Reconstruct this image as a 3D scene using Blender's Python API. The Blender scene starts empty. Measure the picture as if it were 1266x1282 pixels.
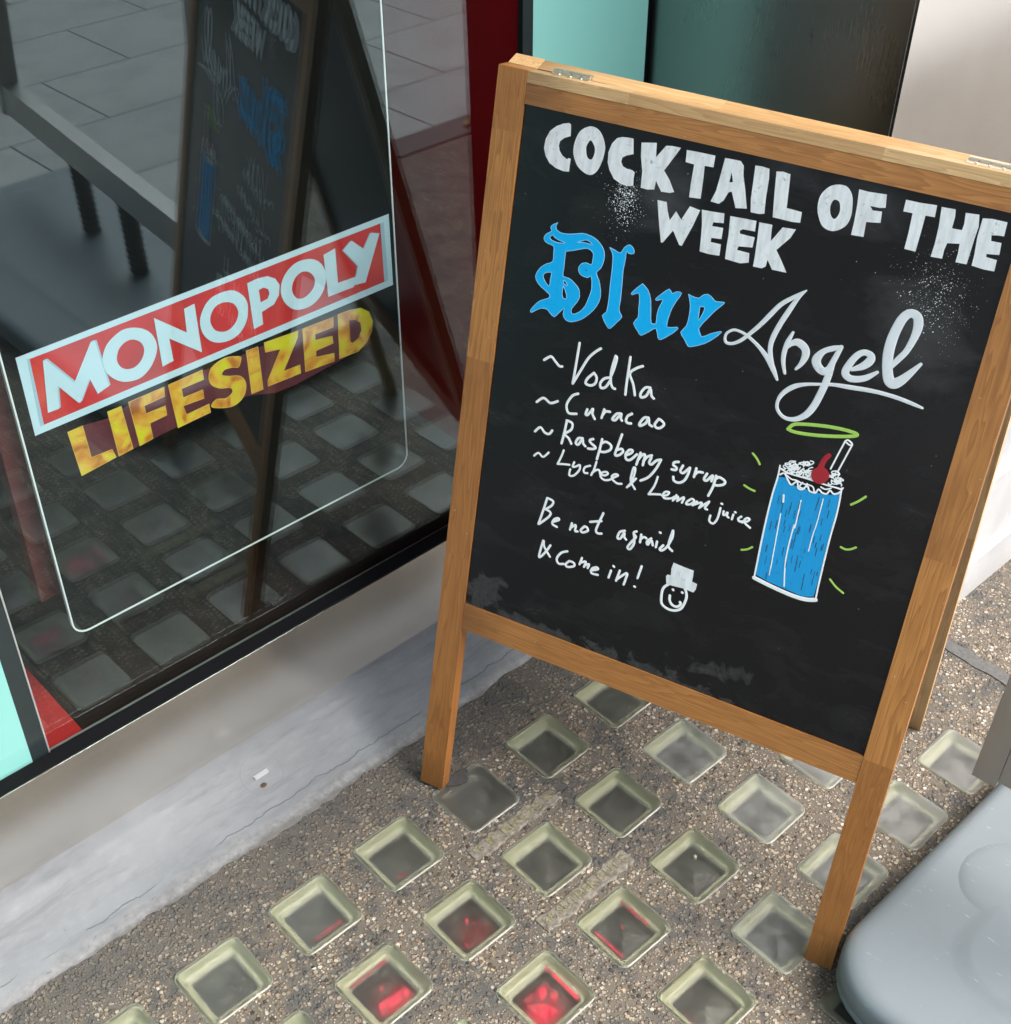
import bpy, bmesh, math, random
from mathutils import Matrix, Vector
C = bpy.context.scene.collection
SC = bpy.context.scene
R = math.radians
rng = random.Random(11)

# ------------------------------------------------------------------ camera
cd = bpy.data.cameras.new("camera"); cam = bpy.data.objects.new("camera", cd); C.objects.link(cam)
cd.sensor_fit = 'HORIZONTAL'; cd.sensor_width = 36.0; cd.lens = 36.0 * 1706.39 / 1266.0
cd.clip_start = 0.05; cd.clip_end = 400
right = Vector((0.730145573, -0.683056940, 0.017906982))
down = Vector((-0.424035796, -0.473506734, -0.772000659))
fwd = Vector((0.535799484, 0.556079662, -0.635369438))
mw = Matrix((right, -down, -fwd)).transposed().to_4x4()
mw.translation = (-0.822933, -0.899812, 1.520195)
cam.matrix_world = mw
SC.camera = cam

# ------------------------------------------------------------------ sky, sun, exposure
SUN_DIR = Vector((0.62, -0.78, 0.0)).normalized(); SUN_EL = R(54)
w = bpy.data.worlds.new("World"); SC.world = w; w.use_nodes = True
nt = w.node_tree; nt.nodes.clear()
sky = nt.nodes.new('ShaderNodeTexSky'); sky.sky_type = 'NISHITA'; sky.sun_disc = False
sky.sun_elevation = SUN_EL; sky.sun_rotation = math.atan2(SUN_DIR.x, SUN_DIR.y)
sky.air_density = 1.0; sky.dust_density = 4.0; sky.ozone_density = 1.0
hs = nt.nodes.new('ShaderNodeHueSaturation'); hs.inputs['Saturation'].default_value = 0.55
bg = nt.nodes.new('ShaderNodeBackground'); bg.inputs['Strength'].default_value = 0.15
wo = nt.nodes.new('ShaderNodeOutputWorld')
nt.links.new(sky.outputs[0], hs.inputs['Color']); nt.links.new(hs.outputs[0], bg.inputs[0]); nt.links.new(bg.outputs[0], wo.inputs[0])
sl = bpy.data.lights.new("sun", 'SUN'); sl.energy = 2.6; sl.angle = R(42); sl.color = (1.0, 0.955, 0.90)
so = bpy.data.objects.new("sun", sl); C.objects.link(so)
sd = Vector((SUN_DIR.x * math.cos(SUN_EL), SUN_DIR.y * math.cos(SUN_EL), math.sin(SUN_EL)))
so.rotation_euler = sd.to_track_quat('Z', 'Y').to_euler(); so.location = (3, -4, 6)
SC.view_settings.view_transform = 'Standard'; SC.view_settings.look = 'None'
SC.view_settings.gamma = 1.0; SC.view_settings.exposure = 1.12
SC.view_settings.use_curve_mapping = False
try:
    SC.cycles.max_bounces = 10; SC.cycles.transparent_max_bounces = 16
    SC.cycles.caustics_reflective = False; SC.cycles.caustics_refractive = True; SC.cycles.blur_glossy = 1.0
    SC.cycles.sample_clamp_indirect = 6
except Exception: pass

# ------------------------------------------------------------------ material helpers
class MT:
    def __init__(s, name):
        s.m = bpy.data.materials.new(name); s.m.use_nodes = True
        s.t = s.m.node_tree; s.n = s.t.nodes; s.n.clear()
        s.out = s.n.new('ShaderNodeOutputMaterial')
    def node(s, typ, **kw):
        nd = s.n.new(typ)
        for k, v in kw.items(): setattr(nd, k, v)
        return nd
    def link(s, a, b): s.t.links.new(a, b)
    def setin(s, nd, key, v):
        if hasattr(v, 'is_linked') or hasattr(v, 'links'): s.link(v, nd.inputs[key])
        else: nd.inputs[key].default_value = v
    def coord(s, kind='Object', scale=(1, 1, 1), loc=(0, 0, 0), rot=(0, 0, 0)):
        tc = s.node('ShaderNodeTexCoord'); mp = s.node('ShaderNodeMapping')
        s.link(tc.outputs[kind], mp.inputs[0])
        mp.inputs['Scale'].default_value = scale; mp.inputs['Location'].default_value = loc; mp.inputs['Rotation'].default_value = rot
        return mp.outputs[0]
    def noise(s, vec, scale, detail=3, rough=0.55, dist=0.0, col=False):
        nd = s.node('ShaderNodeTexNoise'); s.link(vec, nd.inputs['Vector'])
        nd.inputs['Scale'].default_value = scale; nd.inputs['Detail'].default_value = detail
        nd.inputs['Roughness'].default_value = rough; nd.inputs['Distortion'].default_value = dist
        return nd.outputs['Color' if col else 'Fac']
    def voro(s, vec, scale, rnd=1.0, feature='F1'):
        nd = s.node('ShaderNodeTexVoronoi', feature=feature); s.link(vec, nd.inputs['Vector'])
        nd.inputs['Scale'].default_value = scale; nd.inputs['Randomness'].default_value = rnd
        return nd
    def ramp(s, fac, stops, interp='LINEAR'):
        nd = s.node('ShaderNodeValToRGB'); nd.color_ramp.interpolation = interp
        el = nd.color_ramp.elements
        while len(el) < len(stops): el.new(0.5)
        for e, (p, c) in zip(el, stops):
            e.position = p; e.color = (*c, 1) if hasattr(c, '__len__') else (c, c, c, 1)
        s.link(fac, nd.inputs[0]); return nd.outputs[0]
    def math(s, op, a, b=None, c=None, clamp=False):
        nd = s.node('ShaderNodeMath', operation=op, use_clamp=clamp)
        s.setin(nd, 0, a)
        if b is not None: s.setin(nd, 1, b)
        if c is not None: s.setin(nd, 2, c)
        return nd.outputs[0]
    def mix(s, fac, a, b, blend='MIX'):
        nd = s.node('ShaderNodeMix', data_type='RGBA', blend_type=blend)
        s.setin(nd, 'Factor', fac)
        for key, v in ((6, a), (7, b)):
            if isinstance(v, (tuple, list)): nd.inputs[key].default_value = (*v, 1) if len(v) == 3 else v
            else: s.link(v, nd.inputs[key])
        return nd.outputs[2]
    def sep(s, vec):
        nd = s.node('ShaderNodeSeparateXYZ'); s.link(vec, nd.inputs[0]); return nd.outputs
    def bump(s, h, strength=0.3, dist=0.002, normal=None):
        nd = s.node('ShaderNodeBump'); nd.inputs['Strength'].default_value = strength; nd.inputs['Distance'].default_value = dist
        s.link(h, nd.inputs['Height'])
        if normal is not None: s.link(normal, nd.inputs['Normal'])
        return nd.outputs[0]
    def pbr(s, color, rough=0.5, metal=0.0, spec=0.5, normal=None, coat=0.0, coat_rough=0.1, **kw):
        p = s.node('ShaderNodeBsdfPrincipled')
        if isinstance(color, (tuple, list)): p.inputs['Base Color'].default_value = (*color, 1)
        else: s.link(color, p.inputs['Base Color'])
        s.setin(p, 'Roughness', rough); s.setin(p, 'Metallic', metal); p.inputs['Specular IOR Level'].default_value = spec
        p.inputs['Coat Weight'].default_value = coat; p.inputs['Coat Roughness'].default_value = coat_rough
        if normal is not None: s.link(normal, p.inputs['Normal'])
        for k, v in kw.items(): s.setin(p, k, v)
        s.link(p.outputs[0], s.out.inputs[0]); s.p = p
        return s.m

def simple(name, col, rough=0.5, metal=0.0, spec=0.5, var=0.0, vs=30, coat=0.0):
    m = MT(name)
    c = col
    if var:
        v = m.coord()
        f = m.noise(v, vs, 5)
        c = m.mix(f, tuple(x * (1 - var) for x in col), tuple(min(1, x * (1 + var)) for x in col))
    return m.pbr(c, rough, metal, spec, coat=coat)

# ------------------------------------------------------------------ object helpers
def tag(o, label=None, cat=None, group=None, kind=None):
    if label: o['label'] = label
    if cat: o['category'] = cat
    if group: o['group'] = group
    if kind: o['kind'] = kind
    return o
def thing(name, label, cat, loc=(0, 0, 0), group=None):
    o = bpy.data.objects.new(name, None); C.objects.link(o); o.location = loc; o.empty_display_size = 0.1
    return tag(o, label, cat, group)
def obj(name, bm, mats, parent=None, M=None, smooth=False, bevel=0.0, seg=2, label=None):
    if isinstance(bm, bmesh.types.BMesh):
        if bevel > 0:
            es = [e for e in bm.edges if len(e.link_faces) == 2 and e.calc_face_angle(0) > 0.6]
            bmesh.ops.bevel(bm, geom=es, offset=bevel, segments=seg, profile=0.5, affect='EDGES', clamp_overlap=True)
        bmesh.ops.recalc_face_normals(bm, faces=bm.faces)
        me = bpy.data.meshes.new(name); bm.to_mesh(me); bm.free()
    else: me = bm
    if not isinstance(mats, (list, tuple)): mats = [mats]
    if not len(me.materials):
        for mt in mats: me.materials.append(mt)
    if smooth:
        for p in me.polygons: p.use_smooth = True
    o = bpy.data.objects.new(name, me); C.objects.link(o)
    if label: o['label'] = label
    W = M if M is not None else Matrix.Identity(4)
    if parent is not None:
        o.parent = parent
        P = Matrix.Identity(4); q = parent; chain = []
        while q is not None: chain.append(q); q = q.parent
        for q in reversed(chain): P = P @ q.matrix_basis
        o.matrix_basis = P.inverted() @ W
    else: o.matrix_basis = W
    return o
def box(bm, x0, x1, y0, y1, z0, z1, mi=0):
    vs = [bm.verts.new((x, y, z)) for x in (x0, x1) for y in (y0, y1) for z in (z0, z1)]
    for q in ((0, 1, 3, 2), (4, 6, 7, 5), (0, 4, 5, 1), (2, 3, 7, 6), (0, 2, 6, 4), (1, 5, 7, 3)):
        f = bm.faces.new([vs[i] for i in q]); f.material_index = mi
    return vs
def boxbm(*a):
    bm = bmesh.new(); box(bm, *a); return bm
def prism_x(prof, x0, x1):
    """profile of (y,z) points extruded along x"""
    bm = bmesh.new()
    A = [bm.verts.new((x0, y, z)) for y, z in prof]; B = [bm.verts.new((x1, y, z)) for y, z in prof]
    n = len(prof)
    for i in range(n): bm.faces.new((A[i], A[(i + 1) % n], B[(i + 1) % n], B[i]))
    bm.faces.new(A); bm.faces.new(B); return bm
def rrect(hx, hy, r, n=5, cx=0, cy=0):
    pts = []
    for sx, sy, a0 in ((1, 1, 0), (-1, 1, 90), (-1, -1, 180), (1, -1, 270)):
        for k in range(n + 1):
            a = R(a0 + 90 * k / n)
            pts.append((cx + sx * (hx - r) + r * math.cos(a), cy + sy * (hy - r) + r * math.sin(a)))
    return pts
def loft(bm, rings, cap0=False, cap1=False, mi=0):
    L = [[bm.verts.new(p) for p in r] for r in rings]
    n = len(L[0])
    for a, b in zip(L[:-1], L[1:]):
        for i in range(n):
            f = bm.faces.new((a[i], a[(i + 1) % n], b[(i + 1) % n], b[i])); f.material_index = mi
    if cap0: bm.faces.new(L[0]).material_index = mi
    if cap1: bm.faces.new(L[-1]).material_index = mi
    return L
def tube(bm, pts, r, n=10, caps=True):
    rings = []
    for i, p in enumerate(pts):
        p = Vector(p); a = Vector(pts[max(0, i - 1)]); b = Vector(pts[min(len(pts) - 1, i + 1)])
        d = (b - a).normalized(); u = d.orthogonal().normalized() if i == 0 else (u - d * u.dot(d)).normalized()
        v = d.cross(u); rr = r[i] if hasattr(r, '__len__') else r
        rings.append([p + rr * (math.cos(t) * u + math.sin(t) * v) for t in [2 * math.pi * k / n for k in range(n)]])
    loft(bm, rings, caps, caps)
def catmull(pts, closed=False, sub=4):
    n = len(pts)
    if n < 3: return [tuple(p) for p in pts]
    out = []
    last = n if closed else n - 1
    for i in range(last):
        if closed: p0, p1, p2, p3 = pts[(i - 1) % n], pts[i], pts[(i + 1) % n], pts[(i + 2) % n]
        else: p0, p1, p2, p3 = pts[max(i - 1, 0)], pts[i], pts[i + 1], pts[min(i + 2, n - 1)]
        for k in range(sub):
            t = k / sub
            out.append(tuple(0.5 * (2 * b + (c - a) * t + (2 * a - 5 * b + 4 * c - d) * t * t + (3 * b - a - 3 * c + d) * t ** 3) for a, b, c, d in zip(p0, p1, p2, p3)))
    if not closed: out.append(tuple(pts[-1]))
    return out
def poly_mesh(name, polys, ext=0.0002, sub=5):
    """filled shapes with holes -> mesh, from [outer, holes, smooth] in 0.1 mm"""
    cu = bpy.data.curves.new(name, 'CURVE'); cu.dimensions = '2D'; cu.fill_mode = 'BOTH'; cu.extrude = ext
    for outer, holes, sm in polys:
        for loop in [outer] + list(holes):
            pts = [(x * 1e-4, y * 1e-4) for x, y in loop]
            if sm: pts = catmull(pts, True, sub)
            sp = cu.splines.new('POLY'); sp.points.add(len(pts) - 1); sp.use_cyclic_u = True
            for q, p in zip(sp.points, pts): q.co = (p[0], p[1], 0, 1)
    o = bpy.data.objects.new(name, cu); C.objects.link(o)
    bpy.context.view_layer.update()
    dg = bpy.context.evaluated_depsgraph_get()
    me = bpy.data.meshes.new_from_object(o.evaluated_get(dg), depsgraph=dg)
    bpy.data.objects.remove(o); bpy.data.curves.remove(cu)
    me.name = name; me.materials.clear()
    return me
def ribbon(bm, pts, ws, h=0.00035, mi=0, z=0.0):
    """brush stroke: flattened tube along pts (metres), full widths ws"""
    P = [Vector((p[0], p[1])) for p in pts]
    Q = [P[0]]; W = [ws[0]]
    for p, w_ in zip(P[1:], ws[1:]):
        if (p - Q[-1]).length > 1e-5: Q.append(p); W.append(w_)
    if len(Q) < 2: Q.append(Q[0] + Vector((2e-4, 0))); W.append(W[0])
    d0 = (Q[0] - Q[1]).normalized(); d1 = (Q[-1] - Q[-2]).normalized()
    w0, w1 = W[0], W[-1]
    Q = [Q[0] + d0 * w0 * .48, Q[0] + d0 * w0 * .3] + Q + [Q[-1] + d1 * w1 * .3, Q[-1] + d1 * w1 * .48]
    W = [w0 * .25, w0 * .8] + W + [w1 * .8, w1 * .25]
    rows = []
    for i, p in enumerate(Q):
        d = (Q[min(i + 1, len(Q) - 1)] - Q[max(i - 1, 0)]).normalized(); nrm = Vector((-d.y, d.x))
        rows.append([bm.verts.new((p.x + nrm.x * W[i] / 2 * a, p.y + nrm.y * W[i] / 2 * a, z + hh * h)) for a, hh in ((-1, 0), (-.75, .8), (0, 1), (.75, .8), (1, 0))])
    for a, b in zip(rows[:-1], rows[1:]):
        for i in range(4): bm.faces.new((a[i], a[i + 1], b[i + 1], b[i])).material_index = mi
def strokes(lst, sub=5, z=0.0, h=0.00035, gain=1.0):
    bm = bmesh.new()
    for k, e in enumerate(lst):
        if isinstance(e[1], (int, float)): pts = [(x * 1e-4, y * 1e-4, e[1] * 1e-4 * gain) for x, y in e[0]]
        else: pts = [(x * 1e-4, y * 1e-4, w_ * 1e-4 * gain) for x, y, w_ in e]
        c = catmull(pts, False, sub)
        ribbon(bm, [p[:2] for p in c], [max(2e-4, p[2]) for p in c], h * (1 + 0.04 * (k % 7)), 0, z)
    return bm
NLIST=70
NL2=88
HEAD=[[[(926,9390),(902,9401),(837,9382),(760,9340),(693,9275),(653,9179),(647,9082),(679,9000),(735,8936),(818,8899),(912,8885),(979,8894),(976,8967),(976,9033),(946,9035),(938,9017),(872,9048),(832,9094),(816,9145),(827,9195),(874,9238),(940,9269)],[],0],[[(1140,9413),(1229,9411),(1297,9359),(1343,9275),(1357,9198),(1342,9080),(1301,8969),(1234,8914),(1149,8926),(1065,8980),(1010,9070),(994,9148),(1004,9245),(1046,9347)],[[(1177,9274),(1226,9230),(1245,9174),(1234,9104),(1209,9074),(1169,9090),(1145,9146),(1140,9206)]],1],[[(1658,9391),(1600,9390),(1528,9382),(1474,9358),(1426,9292),(1401,9194),(1410,9088),(1443,9014),(1508,8933),(1596,8898),(1671,8891),(1738,8910),(1729,8982),(1731,9050),(1699,9067),(1640,9068),(1586,9085),(1561,9127),(1567,9172),(1610,9204),(1685,9234)],[],0],[[(1755,9371),(1922,9402),(1939,9254),(2030,9395),(2099,9406),(2194,9407),(2145,9312),(2052,9140),(2129,9057),(2202,8946),(2160,8927),(2060,8918),(2023,8966),(1982,9018),(1980,8923),(1903,8906),(1826,8909),(1814,9081),(1772,9232)],[],0],[[(2262,9399),(2339,9403),(2574,9407),(2577,9288),(2481,9283),(2493,9128),(2501,8942),(2376,8930),(2369,9061),(2367,9272),(2271,9277)],[],0],[[(2682,9407),(2780,9410),(2848,9411),(2890,9372),(2907,9272),(2950,9151),(3009,8955),(2891,8934),(2855,9012),(2818,9089),(2786,9075),(2750,8981),(2707,8936),(2614,8941),(2651,9058),(2667,9219)],[[(2778,9283),(2812,9186),(2773,9175)]],0],[[(3010,9400),(3079,9406),(3159,9398),(3175,9305),(3185,9100),(3202,8947),(3153,8932),(3058,8929),(3032,9065),(3021,9232)],[],0],[[(3237,9389),(3308,9401),(3383,9392),(3391,9314),(3417,9056),(3465,9054),(3579,9050),(3586,8942),(3505,8932),(3296,8932),(3276,9069),(3252,9258)],[],0],[[(3888,9400),(3968,9396),(4030,9336),(4059,9249),(4072,9126),(4048,9026),(3976,8958),(3901,8935),(3814,8963),(3753,9052),(3724,9141),(3725,9243),(3763,9322),(3815,9373)],[[(3879,9247),(3927,9234),(3952,9162),(3944,9097),(3913,9058),(3873,9088),(3850,9154),(3855,9215)]],1],[[(4090,9399),(4188,9395),(4365,9408),(4384,9280),(4329,9267),(4231,9265),(4268,9227),(4359,9237),(4371,9126),(4292,9112),(4232,9104),(4241,8953),(4116,8944),(4116,9074),(4107,9244)],[],0],[[(4557,9401),(4694,9402),(4857,9414),(4865,9299),(4775,9294),(4774,9152),(4770,8932),(4658,8933),(4659,9093),(4650,9289),(4559,9286)],[],0],[[(4903,9409),(5036,9415),(5049,9339),(5048,9232),(5144,9237),(5148,9302),(5135,9405),(5261,9416),(5285,9304),(5278,9180),(5275,9056),(5272,8928),(5165,8923),(5166,9014),(5157,9105),(5042,9084),(5031,9012),(5034,8926),(4923,8919),(4930,9049),(4924,9218)],[],0],[[(5301,9391),(5392,9405),(5528,9404),(5535,9270),(5468,9264),(5420,9253),(5432,9199),(5529,9203),(5540,9088),(5424,9070),(5428,9040),(5532,9035),(5538,8924),(5439,8919),(5320,8928),(5317,9036),(5298,9215)],[],0],[[(2035,8824),(2140,8825),(2169,8729),(2209,8643),(2261,8754),(2333,8679),(2402,8840),(2519,8824),(2474,8651),(2391,8409),(2361,8412),(2266,8547),(2175,8394),(2154,8389),(2103,8563)],[],0],[[(2538,8835),(2664,8842),(2785,8852),(2797,8752),(2685,8735),(2679,8693),(2801,8702),(2807,8584),(2696,8571),(2696,8525),(2811,8528),(2819,8407),(2710,8396),(2597,8400),(2587,8514),(2570,8674)],[],0],[[(2853,8841),(2997,8849),(3136,8855),(3143,8746),(3013,8739),(2983,8716),(2989,8686),(3153,8685),(3151,8577),(3002,8554),(2994,8512),(3130,8511),(3144,8412),(3052,8383),(2886,8389),(2877,8517),(2873,8652)],[],0],[[(3169,8849),(3308,8855),(3315,8771),(3327,8687),(3419,8855),(3558,8866),(3520,8767),(3404,8612),(3471,8528),(3558,8408),(3402,8402),(3334,8494),(3330,8418),(3294,8389),(3198,8385),(3195,8500),(3183,8686)],[],0]]
BLUE=[[[(929,8316),(912,8275),(930,8231),(991,8214),(1082,8223),(1181,8252),(1246,8270),(1338,8266),(1422,8238),(1493,8182),(1530,8117),(1537,8034),(1516,7943),(1471,7878),(1515,7803),(1547,7714),(1562,7642),(1551,7551),(1503,7451),(1416,7344),(1343,7285),(1255,7244),(1189,7249),(1146,7299),(1149,7376),(1091,7307),(1041,7246),(983,7277),(936,7310),(865,7302),(805,7263),(750,7220),(738,7245),(779,7313),(841,7385),(946,7447),(943,7490),(830,7550),(769,7600),(746,7650),(759,7708),(798,7773),(861,7827),(931,7872),(928,7968),(917,8046),(839,8060),(794,8086),(789,8123),(817,8167),(870,8206),(853,8240),(866,8274)],[[(893,8169),(920,8144),(981,8126),(1051,8120),(1019,8106),(950,8097),(891,8104),(859,8123),(866,8152)],[(1195,8157),(1258,8194),(1307,8209),(1356,8191),(1374,8169),(1330,8174),(1262,8173)],[(1071,8025),(1165,8059),(1251,8096),(1327,8120),(1375,8105),(1403,8075),(1407,8012),(1400,7951),(1342,7958),(1287,7939),(1255,7888),(1263,7836),(1303,7803),(1378,7798),(1418,7822),(1445,7687),(1426,7573),(1396,7466),(1339,7384),(1264,7336),(1240,7358),(1242,7403),(1289,7482),(1313,7554),(1294,7637),(1239,7689),(1157,7733),(1079,7740),(1077,7832),(1071,7950)],[(937,7748),(933,7654),(930,7581),(880,7612),(843,7664),(843,7702),(880,7733)],[(1092,7694),(1130,7677),(1147,7643),(1116,7651),(1092,7670)],[(1096,7632),(1132,7584),(1163,7498),(1123,7488),(1099,7531)],[(1329,7874),(1357,7877),(1345,7863)]],0],[[(1582,8193),(1652,8179),(1716,8163),(1749,8229),(1797,8275),(1838,8266),(1866,8231),(1867,8195),(1813,8182),(1782,8200),(1784,8095),(1779,7988),(1793,7810),(1803,7651),(1801,7563),(1822,7503),(1852,7462),(1802,7388),(1736,7298),(1693,7314),(1619,7415),(1662,7471),(1667,7615),(1657,7775),(1650,7955),(1638,8091),(1617,8149)],[],0],[[(2027,7894),(2097,7845),(2147,7754),(2175,7618),(2202,7486),(2257,7498),(2252,7586),(2261,7680),(2290,7779),(2221,7754),(2207,7770),(2260,7836),(2339,7915),(2380,7874),(2421,7904),(2486,7908),(2449,7821),(2409,7719),(2389,7610),(2388,7491),(2505,7523),(2505,7490),(2444,7421),(2345,7333),(2308,7350),(2266,7445),(2193,7384),(2109,7318),(2069,7350),(1999,7431),(2041,7509),(2031,7605),(2023,7708),(2000,7781),(1931,7743),(1919,7760),(1965,7824)],[],0],[[(2564,7913),(2612,7903),(2685,7902),(2722,7944),(2776,7969),(2833,7942),(2877,7915),(2958,7930),(2970,7918),(2896,7824),(2826,7715),(2748,7577),(2797,7492),(2885,7550),(2997,7609),(2995,7587),(2932,7510),(2843,7427),(2699,7350),(2658,7355),(2605,7419),(2554,7478),(2605,7564),(2615,7684),(2604,7810)],[[(2714,7817),(2766,7821),(2764,7763),(2726,7656),(2717,7737)]],0]]
ANGEL=[[(3804,8280,20),(3730,8212,46),(3580,8075,57),(3483,7925,62),(3405,7798,57),(3302,7657,49),(3227,7568,46),(3144,7511,41),(3070,7511,41),(3059,7596,36),(3127,7662,36),(3207,7664,36),(3292,7640,41),(3428,7564,49),(3540,7475,65),(3628,7378,73),(3707,7258,36)],[(3799,8275,20),(3737,8182,46),(3678,8043,65),(3613,7868,68),(3569,7711,68),(3559,7601,62),(3584,7487,62),(3639,7354,65)],[(3764,7811,36),(3730,7689,62),(3718,7566,62),(3731,7462,55),(3772,7352,39)],[(3732,7623,33),(3776,7689,65),(3841,7718,98),(3922,7677,101),(3945,7603,95),(3922,7503,62),(3879,7431,36)],[(4301,7809,15),(4222,7763,66),(4122,7699,71),(4069,7600,111),(4090,7533,111),(4159,7487,103),(4215,7521,89),(4240,7613,74),(4267,7716,66),(4289,7796,52)],[(4233,7527,82),(4220,7389,90),(4195,7246,90),(4154,7084,90),(4090,6961,82),(3989,6881,62),(3873,6866,49),(3785,6929,46),(3765,7021,46),(3802,7128,59),(3897,7232,65),(4015,7294,46),(4185,7345,36),(4192,7347,41),(4312,7378,47),(4470,7397,59),(4648,7420,56),(4804,7430,52),(4973,7427,52),(5145,7408,47),(5238,7394,30)],[(4234,7587,81),(4231,7453,81),(4217,7389,81)],[(4447,7589,44),(4545,7653,89),(4606,7730,103),(4603,7788,89),(4531,7803,74),(4465,7749,81),(4412,7639,89),(4391,7536,96),(4447,7493,89),(4535,7507,81),(4616,7549,74),(4708,7635,41)],[(4829,7735,59),(4882,7833,74),(4934,7930,74),(4973,8079,89),(4983,8208,111),(4953,8302,111),(4878,8321,103),(4819,8254,111),(4784,8130,118),(4766,7987,126),(4770,7836,126),(4803,7681,126),(4844,7586,133),(4894,7565,133),(4950,7606,118),(5016,7696,89),(5106,7839,41)]]
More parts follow.
